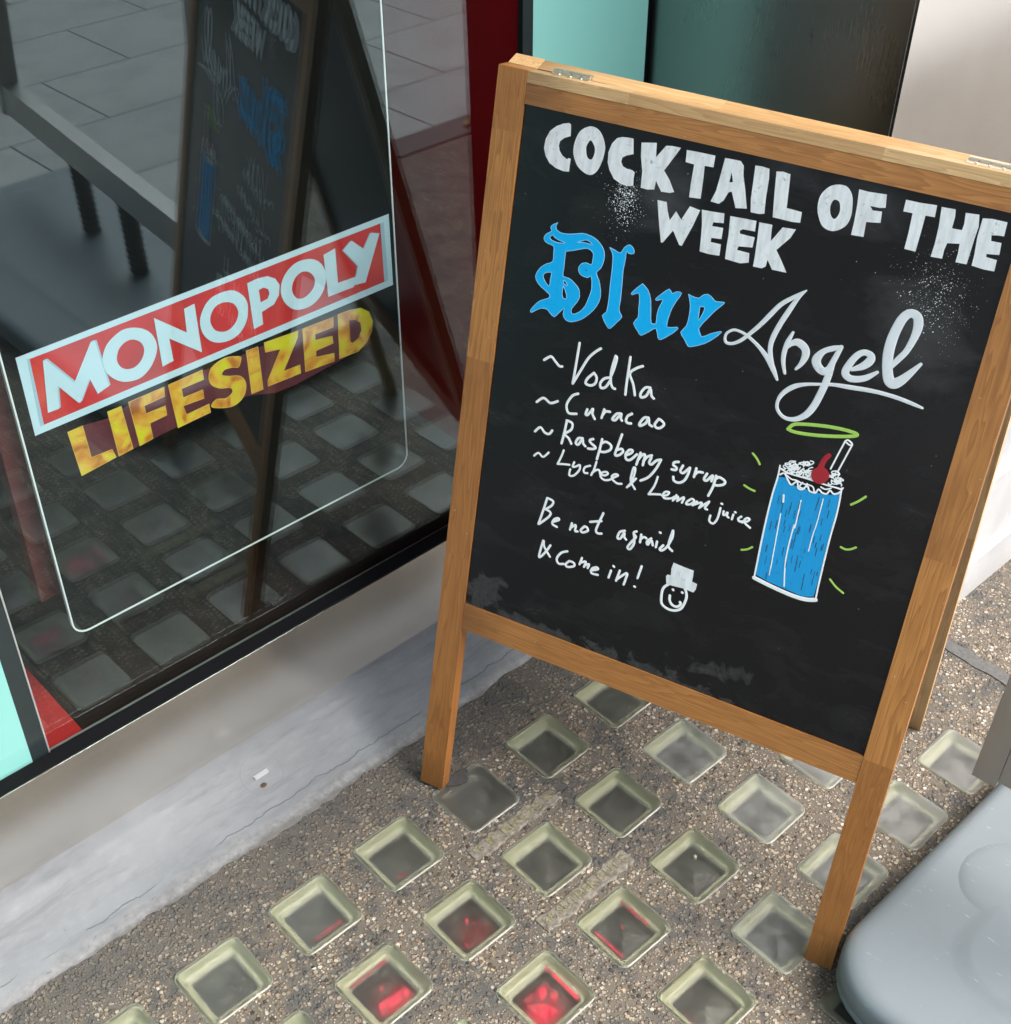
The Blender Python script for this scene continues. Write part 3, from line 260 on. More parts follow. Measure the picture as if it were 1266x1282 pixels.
DUST=[(1620,8901,4),(1692,8545,1),(1628,8940,2),(1618,9042,6),(1626,8459,1),(1709,8693,4),(1599,8627,3),(1586,8639,1),(1643,8660,6),(1620,8640,2),(1565,9088,4),(1570,8733,1),(1679,8832,3),(1560,8846,2),(1843,8665,1),(1792,8906,1),(1685,8730,4),(1686,8624,1),(1908,8530,2),(1424,8804,1),(1605,8811,6),(1693,8698,3),(1698,8596,3),(1830,8674,4),(1735,8914,2),(1627,8751,3),(1554,8545,3),(1576,8628,6),(1417,8859,4),(1586,8719,3),(1762,8929,1),(1567,8625,2),(1672,8477,4),(1701,8536,3),(1872,8657,4),(1568,8459,2),(1743,8643,3),(1357,8961,3),(1711,8850,4),(1531,8700,4),(1724,8566,3),(1676,9004,2),(1614,8668,6),(1799,8634,2),(1961,8622,1),(1766,8606,3),(1661,8818,1),(1617,8692,3),(1664,8797,1),(1552,8766,6),(1509,8689,2),(1819,8579,3),(1768,8973,2),(1498,8616,1),(1739,8793,6),(1746,8576,1),(1647,8348,1),(1582,8797,2),(1785,8907,1),(1811,8706,3),(1712,8666,3),(1649,8837,2),(1552,8834,3),(1735,8688,2),(1481,8910,1),(1453,8839,1),(1904,8674,2),(1575,8855,2),(1660,8807,3),(1817,8785,3),(1688,8723,6),(1537,8960,2),(1763,8692,1),(1610,9008,6),(1676,8789,4),(1563,8660,6),(1671,8679,2),(1579,8907,4),(1310,8920,2),(1650,8718,2),(1751,8753,4),(1698,8796,2),(1645,8854,2),(1532,8803,1),(1713,8657,1),(1589,9063,3),(1597,8762,2),(1337,8862,1),(1740,8622,3),(1699,8662,1),(1432,8438,2),(1429,8721,1),(1797,8673,6),(1630,8849,3),(1760,8763,6),(1738,8522,6),(1665,8637,3),(1481,8667,2),(1785,8809,2),(1600,8782,1),(1587,8818,4),(1651,8726,3),(1759,8412,1),(1715,8740,4),(1819,8381,1),(1499,8634,1),(1893,8710,1),(1845,8824,2),(1624,8503,3),(1700,8425,2),(1636,8633,4),(1670,8550,2),(1661,8389,1),(1706,8598,4),(1658,8860,2),(1671,8666,3),(1448,8827,1),(1705,8902,6),(1547,8323,1),(1631,8886,3),(1774,8815,3),(1789,8680,1),(1672,8815,6),(1577,8736,2),(1570,8816,3),(1616,8545,2),(1686,8889,2),(1602,8441,1),(1657,8798,3),(1508,8866,1),(1828,8611,1),(1722,8685,4),(1853,8627,1),(1722,8884,2),(1551,8403,4),(1808,8721,3),(1748,8766,2),(1736,8924,4),(1571,8846,1),(1584,9116,2),(1696,8495,6),(1623,8748,1),(1724,8855,2),(1919,8906,1),(1530,8653,4),(1747,8891,1),(1651,8539,6),(1737,8658,1),(1611,8606,3),(1757,8775,1),(1797,8688,1),(1778,8694,6),(1519,8682,4),(1775,8549,2),(1803,8943,1),(1556,8974,2),(1892,8935,4),(1489,8702,4),(1685,8972,1),(1711,8637,3),(1801,8697,1),(1501,8734,3),(1492,8730,2),(1646,8958,4),(1522,8735,1),(1741,8896,2),(1721,9042,2),(1677,8418,1),(1551,8711,3),(1464,8510,4),(1726,8760,1),(1692,8846,2),(1794,8601,1),(1669,8588,2),(1527,8830,2),(1599,8757,1),(1630,8838,2),(1647,8741,2),(1656,8880,2),(1587,8524,1),(1560,8685,2),(1574,8699,1),(1718,8611,2),(1713,8865,2),(1723,8726,2),(1638,8859,3),(1596,8944,2),(1563,8689,2),(1822,8871,2),(1739,8321,1),(1550,8960,3),(1770,8984,1),(1579,8734,2),(1721,8631,1),(1501,8648,1),(1660,8560,4),(1652,8720,4),(1662,8781,3),(1712,8650,4),(1546,8693,6),(1640,8807,2),(1701,8665,1),(1701,8824,2),(1947,8521,2),(1761,8787,2),(1542,8940,2),(1741,8801,3),(1843,8731,2),(1561,8785,2),(1477,8837,1),(1647,8689,2),(1838,8431,1),(1745,8848,2),(1647,9050,1),(1775,8737,3),(1768,8795,1),(1739,8807,1),(1828,8511,2),(1880,8635,4),(1824,8691,3),(1585,8971,6),(1691,8621,2),(1742,8841,4),(1537,8671,4),(1575,8819,2),(1581,8615,6),(1576,8314,1),(1722,8647,1),(1674,8793,2),(1650,8811,3),(1675,8871,6),(1664,8632,3),(1545,8844,1),(1619,8672,2),(1608,8840,2),(1422,8833,1),(1656,8744,1),(1512,8852,2),(1527,8751,1),(1471,8757,2),(1646,8563,4),(1786,8844,2),(1936,8642,2),(1782,8777,3),(1799,8818,3),(1765,8600,2),(1617,8815,1),(1660,8741,1),(1687,8621,2),(1680,8615,1),(1882,8668,1),(1731,8888,3),(1583,8902,4),(1575,8592,3),(1815,8699,3),(1682,8786,3),(1675,8650,6),(1547,8642,1),(1719,8994,1),(1734,8546,2),(1552,8917,1),(1596,8646,2),(1820,8608,2),(1595,8536,1),(1749,8504,6),(1467,8640,4),(1442,8843,2),(1586,8696,1),(1596,8657,1),(1630,8638,4),(1523,8606,2),(1637,8727,2),(1687,8468,3),(1895,8649,1),(1777,8747,1),(1865,8251,1),(1741,8515,2),(1660,8460,1),(1552,8810,2),(1605,8541,3),(1472,8950,1),(1567,8821,3),(1666,8928,1),(1660,8814,3),(1784,8659,1),(1770,8572,4),(1587,8605,4),(1872,8600,4),(1622,8853,3),(1609,8926,1),(1545,9066,2),(1670,8570,1),(1854,8743,1),(1744,8834,2),(1853,8858,1),(1704,8765,1),(1616,8888,1),(1571,8804,1),(1959,8721,1),(1750,8697,6),(1671,8674,1),(1796,8541,6),(1601,8530,2),(1650,8801,1),(1497,8777,1),(1853,8631,2),(1676,8628,6),(1698,8909,3),(1589,8839,2),(1668,8759,1),(1654,8815,1),(1699,8861,3),(1795,8513,3),(1764,8714,3),(1742,8744,6),(1764,9006,2),(1675,8658,3),(1650,8798,1),(1661,8660,1),(1669,9075,3),(1641,8773,4),(1663,8763,3),(1763,8443,1),(1618,8575,3),(1768,8636,4),(1567,8769,2),(1616,8655,2),(1741,8649,1),(1633,8748,1),(1869,8669,1),(1602,8655,2),(1707,8598,4),(1614,8575,6),(1590,8480,1),(1858,8702,4),(1706,8700,6),(1712,8859,4),(1790,9080,2),(1744,8632,6),(1700,8676,1),(1640,8792,2),(1542,8815,3),(1838,8906,1),(1686,8777,2),(1726,8760,2),(1675,8965,4),(1729,8575,4),(1653,8788,3),(1777,8741,1),(1890,8505,1),(1722,8688,4),(1782,8649,2),(1718,9050,1),(1692,8819,1),(1705,8407,1),(1934,8565,1),(1795,8828,2),(1895,8902,2),(1744,8724,3),(1631,8726,4),(1532,8296,1),(1923,8717,1),(1505,8803,2),(1788,8872,6),(1600,8370,2),(1626,8789,4),(1773,8921,1),(1583,8666,3),(1633,8725,2),(1786,8595,3),(1759,8706,4),(1711,8741,2),(1564,8720,1),(1619,9210,2),(1847,8924,1),(1603,8693,2),(1637,8685,3),(1527,8812,1),(1755,8889,2),(1481,8761,1),(1771,8999,1),(1785,8654,2),(1593,8865,2),(1345,8473,3),(1728,8905,3),(1627,8704,6),(1629,8680,3),(1671,8721,3),(1849,8545,2),(1757,8755,6),(1676,8687,4),(2021,8685,1),(1736,8746,2),(1766,8867,2),(1589,8846,1),(1543,8731,1),(1725,8682,1),(1711,8802,6),(1764,8817,3),(1662,8660,6),(1636,8696,6),(1458,8854,4),(1492,9299,4),(1649,8873,6),(1589,8680,2),(1737,8730,2),(1988,8809,4),(1620,8945,2),(1668,8742,1),(1655,8676,1),(1635,8527,6),(1760,8952,1),(1855,8486,1),(1619,8524,3),(1700,8773,6),(1610,8671,2),(1789,8750,2),(1659,8856,3),(1751,9128,1),(1578,8509,1),(1730,8416,6),(1836,8568,2),(1772,8742,2),(1873,8646,2),(1645,8290,4),(1733,8949,4),(1744,8473,4),(1790,9014,1),(1774,8824,3),(1614,8811,2),(1777,8724,3),(1672,8840,1),(1618,8748,2),(1621,9027,6),(1751,8881,1),(1664,8780,2),(1505,8459,3),(1913,8702,1),(1679,8632,3),(1671,8509,2),(1522,8730,1),(1583,8605,3),(1607,8849,4),(1750,8743,3),(1588,8621,3),(1651,8840,2),(1755,8570,1),(1619,8689,3),(1576,8601,1),(1795,8802,2),(1815,8523,1),(1648,8695,2),(1639,8916,3),(1703,8776,3),(1561,8737,4),(1677,8718,3),(1548,8684,4),(1772,8297,1),(1598,8801,4),(1674,8844,3),(1580,8941,6),(1817,8841,3),(1727,8814,4),(1415,8447,1),(1717,8351,1),(1748,8901,6),(1787,9132,1),(1766,8598,3),(1584,9010,1),(1830,8911,3),(1689,8811,2),(1829,8616,2),(1415,8806,4),(1591,8917,6),(1519,8929,1),(1912,8623,4),(1589,8596,3),(1650,8598,3),(1807,8575,6),(1782,8452,1),(1564,8593,1),(1666,8728,3),(1488,8678,3),(1541,8948,1),(1578,8699,1),(1677,8754,4),(1602,8748,2),(1693,8475,2),(1463,9063,4),(1498,8843,1),(1783,9123,1),(1748,9060,4),(1681,8585,1),(1598,8776,3),(1567,8883,1),(1591,8907,4),(1594,8791,3),(1777,8930,1),(1623,8718,4),(1704,8768,2),(1602,8744,6),(1704,8790,2),(1666,8720,3),(1635,8510,2),(1857,8697,2),(1742,8690,3),(1733,8727,6),(1702,8550,6),(1619,8805,3),(1608,8746,4),(1701,8822,3),(1623,8712,3),(1551,8698,3),(1759,8753,2),(1707,8603,3),(1636,8745,2),(1656,8678,3),(1567,9065,1),(1769,8885,3),(1713,8716,2),(1766,8178,1),(1825,8633,3),(1656,8632,2),(1696,8614,2),(1767,8576,1),(1565,8604,2),(1692,8586,1),(1593,8701,3),(1676,8870,6),(1938,8772,1),(1738,8409,2),(1862,8903,1),(1555,8773,3),(1811,8616,3),(1915,8783,1),(1698,8563,6),(1622,8966,4),(1553,8481,1),(1659,8702,4),(1724,8498,3),(1867,8820,1),(1772,8852,1),(1767,8783,1),(1770,8631,1),(1673,8633,3),(1916,8891,2),(1636,8611,6),(1721,8639,1),(1746,8341,1),(1763,8643,2),(1700,8731,3),(1688,8482,1),(1483,8764,1),(1509,8607,3),(1482,8718,4),(1743,8804,3),(1766,8429,2),(1654,8712,1),(1771,8856,1),(1740,8416,1),(1707,8636,2),(1774,8793,1),(1796,8655,1),(1549,8621,1),(1565,8864,1),(1642,8748,2),(1633,8433,4),(1651,9156,1),(1485,8801,4),(1778,9119,1),(1778,8421,2),(1864,8475,1),(1511,8590,1),(1697,8936,2),(1731,8735,2),(1767,8843,2),(1589,8969,2),(1718,8752,3),(1629,8945,1),(1698,8672,2),(1610,8509,3),(1644,8316,4),(1898,8840,2),(1602,8836,1),(1631,8671,2),(1674,8580,3),(1680,8795,4),(1448,8587,1),(1713,8905,4),(1615,8710,3),(1685,8786,1),(1638,8640,1),(1686,8645,6),(1674,8723,1),(1735,8969,1),(1537,8946,1),(1808,8720,1),(1629,8713,2),(1795,8923,2),(1774,8735,3),(1743,8582,1),(1551,8839,1),(1622,8910,6),(1656,8929,3),(1623,8579,2),(1816,8796,2),(1701,8666,3),(1526,8489,4),(1867,8650,1),(1633,8897,2),(1485,8595,1),(1804,8378,1),(1634,8958,3),(1646,8370,1),(1810,8977,1),(1491,9099,2),(1647,8483,4),(1910,8508,1),(1682,8554,3),(1574,8867,2),(1706,8846,2),(1601,8844,1),(1715,8886,2),(1675,8924,2),(1751,8834,7),(1603,8922,2),(1554,8682,1),(1696,8678,1),(1685,8788,2),(1678,8816,2),(1779,8794,3),(1627,8783,1),(1564,8843,1),(1689,8910,1),(1600,8775,1),(1704,8657,1),(1695,8865,1),(1790,8764,5),(1749,8572,5),(1693,8896,2),(1597,8840,7),(1749,8722,1),(1525,8808,1),(1665,8890,7),(1709,8820,7),(1657,8708,1),(1741,8777,1),(1699,8685,3),(1679,8801,2),(1583,8727,1),(1545,8708,1),(1706,8851,4),(1627,8754,2),(1678,8815,2),(1587,8745,4),(1645,8850,3),(1708,8881,1),(1744,8780,1),(1748,8815,4),(1656,8836,2),(1585,8920,2),(1694,8648,1),(1606,8903,2),(1680,8771,3),(1588,8815,3),(1571,8758,4),(1668,8897,3),(1734,8870,3),(1596,8873,4),(1774,8912,2),(1580,8830,3),(1664,8659,1),(1705,8774,3),(1717,8847,7),(1786,8659,1),(1691,8929,1),(1652,8852,2),(1728,8725,7),(1707,8690,3),(1551,8887,2),(1692,8818,2),(1593,8712,3),(1711,8738,4),(1765,8827,2),(1647,8789,2),(1674,8728,1),(1550,8830,2),(1743,8824,7),(1644,8673,1),(1786,8969,1),(1803,8787,2),(1655,8770,3),(1854,8771,2),(1663,8785,3),(1657,8814,2),(1710,8827,2),(1761,8767,1),(1742,8757,2),(1611,8744,3),(1742,8744,1),(1577,8886,5),(1774,8825,1),(1719,8697,3),(1691,8816,2),(1689,8897,1),(1588,8854,4),(1603,8766,2),(1688,8751,4),(1727,8854,1),(1606,8894,2),(1748,8765,3),(1745,8624,1),(1626,8963,5),(1705,8739,4),(1637,8809,3),(1825,8693,2),(1661,8816,2),(1546,8788,2),(1761,8812,3),(1618,8830,3),(1603,8818,7),(1674,8672,1),(1788,8673,2),(1688,8752,2),(1749,8700,3),(1575,8942,2),(1717,8922,1),(1722,8883,1),(1600,8887,5),(1671,8757,2),(1587,8727,4),(1717,8784,3),(1702,8751,7),(1801,8768,2),(1787,8775,2),(1802,8991,2),(1586,8687,2),(1672,8702,3),(1822,8798,1),(1660,8568,5),(1735,8860,1),(1670,8768,4),(1668,8831,3),(1585,8682,2),(1674,8710,4),(1630,8814,7),(1653,8756,2),(1744,8873,2),(1777,8795,3),(1694,8704,2),(1677,8873,1),(1597,8752,1),(1606,8747,2),(1687,8919,2),(1724,8733,1),(1632,8900,4),(1523,8789,2),(1504,8796,1),(1654,8704,7),(1654,8794,7),(1692,8820,7),(1586,8779,1),(1645,8815,1),(1540,8775,3),(1725,8814,2),(1727,8563,2),(1707,8945,3),(1697,8727,1),(1716,8783,2),(1716,8809,3),(5439,8752,1),(5143,8504,2),(4848,8292,1),(5097,8671,2),(5237,8741,2),(4755,8925,1),(4529,8844,2),(5077,8840,2),(5160,8416,2),(5097,8402,2),(4673,9031,2),(4920,8243,1),(4954,8475,3),(5037,7899,2),(5259,7990,2),(4899,8632,1),(5189,8404,2),(4874,8619,2),(4904,8701,1),(5325,8139,1),(5091,8620,2),(4911,8641,1),(4934,8926,2),(5218,8104,3),(5009,8696,1),(5189,8212,1),(5277,8176,2),(5094,8495,5),(5019,8668,2),(5480,8504,2),(5030,8385,1),(5497,8307,2),(5114,8611,1),(5050,8666,2),(5134,8313,2),(4894,8656,1),(5143,8682,5),(5139,8688,2),(4946,8122,3),(5157,8584,1),(5079,8233,1),(5208,8252,2),(5041,8388,5),(5035,8586,1),(4813,8294,2),(5089,8223,2),(5084,8103,3),(5065,8503,1),(5066,8433,2),(4848,8106,1),(5097,8646,1),(5246,8054,1),(4885,8437,2),(5075,8219,1),(4826,8602,2),(4973,8721,3),(5185,8631,2),(4596,8678,1),(5344,7995,2),(4892,8210,1),(4836,8349,3),(5401,8401,2),(5255,8411,2),(4963,8396,3),(5133,8516,3),(5251,8691,1),(5273,8320,2),(5183,8711,2),(5172,8273,1),(5181,8531,2),(4967,8105,1),(5172,8223,2),(5060,8386,5),(5185,8722,3),(5285,8399,2),(4977,8707,2),(4770,8501,2),(5079,8746,2),(5039,8638,2),(5285,8643,1),(5328,8232,1),(5086,8842,3),(5166,8707,2),(4927,8528,2),(4893,8672,3),(4979,8456,1),(5187,8605,3),(4907,8530,2),(5203,8689,3),(4959,8138,1),(5017,8378,5),(4806,8694,2),(5141,8605,3),(4650,8018,1),(5345,7891,2),(4943,8863,2),(5054,8495,2),(4892,8649,1),(4915,8997,1),(5075,8882,2),(5121,8841,1),(5106,8538,1),(4843,8433,5),(5058,8419,1),(4972,8539,2),(5317,8599,5),(5452,8832,2),(4941,8433,2),(4959,8967,3),(4892,8521,1),(5227,8708,2),(5050,8361,1),(5113,8437,1),(5096,8362,5),(4969,8560,2),(5101,8676,2),(5024,8691,2),(4898,8773,2),(4994,8121,2),(4941,8486,2),(5124,8649,3),(4781,8649,2),(5220,8272,1),(4937,8259,2),(4670,8744,2),(4979,8360,2),(5030,8389,5),(5242,8455,2),(4920,8806,2),(5017,8340,1),(5112,8654,2),(4879,8765,2),(5191,8641,3),(5183,8263,5),(4959,8611,2),(4965,8635,3),(4906,8821,2),(4998,8575,1),(5255,8394,1),(5379,8337,2),(5136,8732,2),(5043,8715,2),(4784,8654,2),(5057,8387,1),(4742,8638,3),(5236,8207,2),(5180,8760,2),(4925,8608,2),(4938,8770,2),(4912,8572,2),(4987,8277,2),(5123,8594,2),(4850,8190,2),(5115,8662,3),(5201,8712,2),(4893,8492,3),(4913,8781,3),(5122,8222,1),(4890,8434,1),(5132,8484,3),(4606,8732,2),(5364,8203,1),(5053,8229,3),(5290,8094,3),(4982,8041,1),(4822,8505,5),(4741,8778,2),(4653,8573,1),(5261,8481,2),(5309,8535,1),(5390,8206,3),(5249,8377,3),(5366,8204,1),(5208,8637,1),(5373,8281,1),(5280,9019,2),(5107,8539,1),(4906,8415,1),(4912,8353,3),(4838,8790,1),(5242,8932,2),(5282,8849,1),(5121,8556,3),(5210,8529,2),(5073,8655,2),(4767,8193,1),(5027,8428,5),(4771,8420,2),(5452,8367,2),(5111,8266,3),(5270,8740,2),(5163,8485,2),(4752,8412,1),(5036,8241,3),(5071,8312,2),(5459,8132,1),(5244,8728,1),(4948,8497,2),(5132,8439,1),(5166,8642,2),(5080,8497,3),(4993,8741,2),(4733,8778,1),(5011,8295,1),(5277,8435,2),(5336,8470,2),(4817,8410,2),(5341,8460,1),(5105,8505,1),(5278,8024,2),(5012,8242,2),(4847,8265,1),(4587,8074,1),(4932,8598,2),(4905,8991,1),(4932,8272,1),(5355,8365,1),(5474,8467,1),(5101,8217,2),(5148,8596,5),(4981,8765,2),(5137,8801,2),(5153,8354,1),(4990,8432,3),(4832,8212,1),(5231,8456,1),(4920,8763,2),(5039,8356,2),(5049,8820,5),(4953,8948,2),(5066,8755,2),(5176,8493,3),(4953,8230,1),(4873,8352,2),(5241,8028,1),(4875,8424,2),(5309,8519,2),(5444,8397,1),(5306,8460,2),(4764,8076,1),(5159,8430,2),(5119,8516,5),(4774,8120,2),(4928,8521,2),(4987,8352,1),(5002,8867,2),(5342,8636,2),(4944,8104,3),(5121,8280,5),(5177,8307,1),(5467,8442,2),(5287,8820,1),(5293,8392,1),(4576,8743,2),(5077,8639,2),(5169,8668,2),(5312,8446,2),(4986,8416,5),(4897,8803,1),(4861,8136,1),(4814,8795,1),(5085,8281,5),(5037,8742,5),(4947,9299,3),(5083,8599,2),(5272,8433,3),(5045,8328,2),(5097,8852,1),(5218,8268,2),(4965,8454,2),(4789,8185,2),(5091,8681,1),(5366,8316,1),(5146,8413,2),(5262,8782,1),(4894,8846,5),(5084,8355,2),(5275,8324,2),(4659,8298,1),(4727,8674,1),(5545,8349,1),(4974,8064,3),(5337,8608,2),(4825,8538,5),(5163,8640,2),(4939,8276,2),(5113,8544,2),(4956,8624,2),(5121,8560,5),(5111,8771,3),(5069,8197,1),(4814,8524,5),(5127,8370,3),(4904,8727,2),(4887,8538,2),(4918,8281,2),(5051,8750,1),(5195,8934,2),(5340,8361,1),(5007,8467,2),(4932,8101,1),(5058,8418,3),(4964,8505,2),(5210,8675,1),(5370,8130,3),(5017,8741,1),(5229,8337,2),(5283,8062,1),(4946,8820,2),(5306,8616,3),(5326,8491,2),(4883,8503,2),(5161,8358,1),(4995,8561,1),(5368,8563,2),(5291,8457,2),(4820,8213,3),(5261,8092,2),(4686,8307,1),(5065,8410,3),(5200,8494,2),(5154,8341,2),(5164,8643,5),(5108,8708,2),(4942,8217,2),(5126,8342,2),(5079,8884,3),(5063,8621,1),(4913,8413,1),(4899,8560,2),(5316,8207,2),(5230,8377,2),(5391,8513,1),(5361,8372,2),(5449,8535,2),(5041,8725,2),(5134,8435,1),(4986,8703,2),(4732,8595,2),(4880,8282,1),(5360,8431,2),(5212,8375,1),(5072,8773,2),(5165,8536,1),(4918,8458,1),(4648,8617,1),(4976,8644,5),(5049,8387,2),(5265,8568,2),(4701,8476,1),(5420,8372,2),(4860,8406,1),(5314,8702,3),(5465,8332,2),(4985,8687,2),(4799,8316,1),(5051,8680,1),(4865,8464,2),(5067,8988,2),(5424,8538,2),(4980,8547,5),(4756,8520,3),(5280,8241,1),(5052,8735,1),(5046,8764,1),(5122,8331,2),(5285,8246,1),(5349,8398,1),(5031,8248,2),(5206,8292,2),(5294,8391,1),(4722,8497,1),(4854,8608,3),(5007,8276,1),(5199,8713,2),(5201,8500,2),(5290,8342,2),(5067,8276,1),(5329,8311,1),(5234,8775,3),(4755,8818,2),(5233,8747,2),(4700,8982,1),(4709,8423,1),(4816,9105,2),(5293,8627,1),(4964,8436,2),(5417,8414,1),(5166,8850,2),(5147,8659,3),(4778,8404,1),(5269,8533,3),(4937,8666,5),(5009,8477,2),(4682,8616,2),(5092,8497,3),(4920,8550,3),(4845,8941,2),(5159,8661,2),(4925,8390,2),(4968,8160,2),(4736,8820,1),(5325,8732,2),(5033,8432,2),(4980,8338,5),(5018,8557,2),(4964,8334,2),(4797,8884,2),(5213,8788,1),(4907,8936,2),(5010,8554,1),(5031,8338,2),(5220,8265,2),(5314,8790,2),(5024,8083,2),(5089,8413,2),(5127,8191,1),(5244,8313,2),(5081,8319,2),(5309,8262,1),(5161,8663,2),(5174,8478,2),(4718,8588,3),(4942,8495,1),(5205,8470,1),(5118,8465,3),(5009,8284,3),(5231,8832,2),(5057,8711,3),(5064,8587,3),(5018,8718,3),(5221,8567,2),(5289,8952,2),(5506,8274,1),(5276,8343,1),(4976,8643,2),(4987,8678,5),(4919,8640,1),(5082,8661,2),(4931,8338,2),(5120,8437,1),(5348,8243,3),(5076,8542,2),(5002,8731,2),(5107,8245,2),(5173,8818,2),(5107,8988,2),(5070,8481,2),(4983,8588,1),(5173,8425,1),(5022,8395,3),(5176,8537,2),(5106,8242,3),(4883,8980,2),(5074,8542,5),(4989,8368,2),(5142,9038,3),(5088,8528,2),(4917,8687,3),(5111,8604,5),(5046,8392,3),(5434,7949,1),(5185,8807,3),(5052,8406,3),(5100,8536,3),(4996,8680,2),(5027,8137,1),(4924,8724,2),(4771,8075,2),(4898,8385,1),(5342,9044,1),(4762,8924,1),(4723,8491,2),(5474,8549,3),(5322,8689,1),(5136,8194,5),(5038,8401,2),(5134,8842,1),(5550,8629,2),(4823,8729,2),(5067,8971,1),(4875,8933,1),(5259,8213,2),(5100,8478,1),(4800,8614,1),(5033,8791,3),(5051,8162,5),(4954,8671,1),(5342,8554,3),(4658,8115,1),(5443,8116,1),(5291,8616,5),(5186,8955,2),(5390,8640,2),(4787,8971,1),(5039,8502,2),(5145,8512,2),(5243,8321,1),(5144,8742,1),(5103,8452,5),(4833,8324,3),(5181,8392,5),(5119,8539,3),(5366,8687,2),(5300,8707,2),(4946,8620,2),(5181,8806,2),(5353,8394,1),(5020,8855,1),(5275,8436,5),(4727,8442,2),(5262,8718,1),(5085,8465,2),(5197,8633,2),(5009,8453,3),(4824,8718,2),(4981,8432,1),(4943,8698,5),(5343,8414,1),(5290,8199,2),(4947,8248,1),(5198,8906,2),(5084,8766,2),(5017,8941,3),(5090,7913,2),(4938,8723,1),(4976,8517,3),(5231,8223,2),(4897,8391,2),(4741,8469,5),(5206,8639,1),(4858,8494,2),(5190,8669,5),(4826,9199,2),(5101,8290,1),(5115,8635,3),(4898,8680,2),(5409,8347,2),(5178,8716,5),(5197,8561,2),(5120,9019,3),(5089,8405,2),(4996,8538,2),(5012,8610,2),(5279,8577,2),(4920,8270,1),(5016,8263,2),(5162,8837,2),(5026,8138,1),(5037,8189,2),(5000,8741,2),(4934,9182,2),(5219,9049,1),(5016,8860,2),(4767,8695,1),(5087,8479,5),(4807,8915,2),(5140,8449,2),(4812,8307,2),(5314,8524,2),(4993,8719,1),(4908,8665,1),(5258,8282,2),(5025,8892,1),(5066,8842,1),(5315,8777,1),(5143,8197,1),(5336,8403,2),(4960,8806,2),(5242,8701,3),(5011,8424,1),(5372,8269,1),(4977,7997,1),(5151,8335,5),(5415,7921,1),(5253,8351,1),(5034,8391,2),(4993,9210,2),(5033,8224,1),(5023,8662,1),(4937,8414,2),(4884,8642,5),(5157,8556,3),(4960,8409,1),(5087,8963,2),(5094,8567,1),(5142,8603,2),(5162,8284,1),(5043,8296,2),(4854,8364,1),(5077,8434,3),(5128,8683,2),(5056,8519,2),(4886,8313,2),(5271,8381,3),(5061,7927,2),(4653,8656,1),(5254,8543,2),(5146,8411,3),(5173,8753,2),(4871,8908,1),(5189,9159,1),(5288,8149,0),(5172,8663,1),(5103,8976,1),(5110,8500,2),(5336,8922,1),(4232,8696,3),(5508,8450,1),(4994,8390,4),(5028,8685,4),(4915,8790,2),(5005,8673,1),(4796,8433,2),(4900,8741,2),(5017,8335,4),(5213,8559,1),(4974,8133,0),(4900,8299,1),(4637,8284,0),(4855,8785,2),(4947,8254,1),(5437,8685,1),(5343,8779,2),(5406,8748,2),(4990,8563,1),(5084,8579,4),(4595,8157,1),(5203,8301,1),(4953,8330,1),(4808,8306,0),(4876,8435,1),(4611,8471,1),(5122,8864,1),(5023,8471,1),(4796,8763,4),(5254,8835,2),(5342,8448,1),(4878,8370,1),(4625,8803,1),(5167,9174,1),(5091,8521,2),(4799,8846,2),(4565,8916,1),(5013,8446,1),(4442,8634,3),(5117,8576,1),(5475,8065,0),(4983,8569,1),(4872,8812,2),(5001,8596,2),(5132,8897,1),(4736,8774,1),(5153,8662,4),(4803,8922,1),(4842,8585,1),(4988,8740,2),(4972,8714,2),(5423,8566,1),(5004,8503,2),(5001,8702,2),(4864,8503,1),(5331,8806,1),(4938,8820,1),(4569,8726,2),(5385,8798,1),(4907,8498,2),(5206,8746,1),(5097,8633,1),(4822,8905,1),(4947,8637,1),(5237,8636,1),(4918,8760,1),(4795,8591,1),(4630,8769,2),(4866,8676,1),(5122,8675,4),(5183,8393,4),(5022,8789,2),(4845,8650,1),(5129,8797,2),(5138,8676,2),(5073,8713,4),(5126,8589,2),(5100,8534,1),(4827,8544,1),(5449,8604,1),(5129,8761,2),(4764,8110,1),(5062,8647,1),(4708,8382,0),(4896,8781,2),(4823,8518,1),(4123,8482,2),(4599,8591,2),(5017,8681,1),(5105,8509,1),(5168,8547,2),(5042,8346,2),(4864,8638,1),(5156,8720,1),(5131,8523,1),(5135,8647,4),(5272,8783,2),(4839,8769,2),(4701,8338,0),(4675,8698,1),(5000,8585,2),(4998,8573,1),(4729,8608,2),(4650,8732,1),(4849,8508,4),(4857,8403,2),(4891,8498,2),(5147,8696,2),(4753,8378,1),(4967,8652,2),(4969,8414,1),(5037,8745,4),(4539,8773,1),(4190,8990,0),(5333,8586,1),(4575,8833,1),(4656,8637,1),(4582,8760,1),(5154,8984,1),(4753,8562,1),(4955,8620,4),(5357,8518,1),(4901,8649,4),(5290,8755,1),(5093,8685,2),(4995,8595,1),(4803,8975,0),(4934,8564,1),(5208,8378,2),(5195,8469,1),(4849,8383,1),(5180,8704,2),(5207,8341,1),(4980,8733,2),(5239,8779,1),(5200,8427,1),(4710,8669,2),(4449,8337,1),(4907,8850,1),(5137,8820,2),(5052,8853,2),(4886,8567,2),(4683,8290,0),(4915,8660,4),(5031,8642,1),(4360,9079,1),(5301,8733,2),(5230,8488,4),(4699,8498,4),(5497,8448,0),(5478,8747,2),(5306,8620,1),(4877,8414,2)]
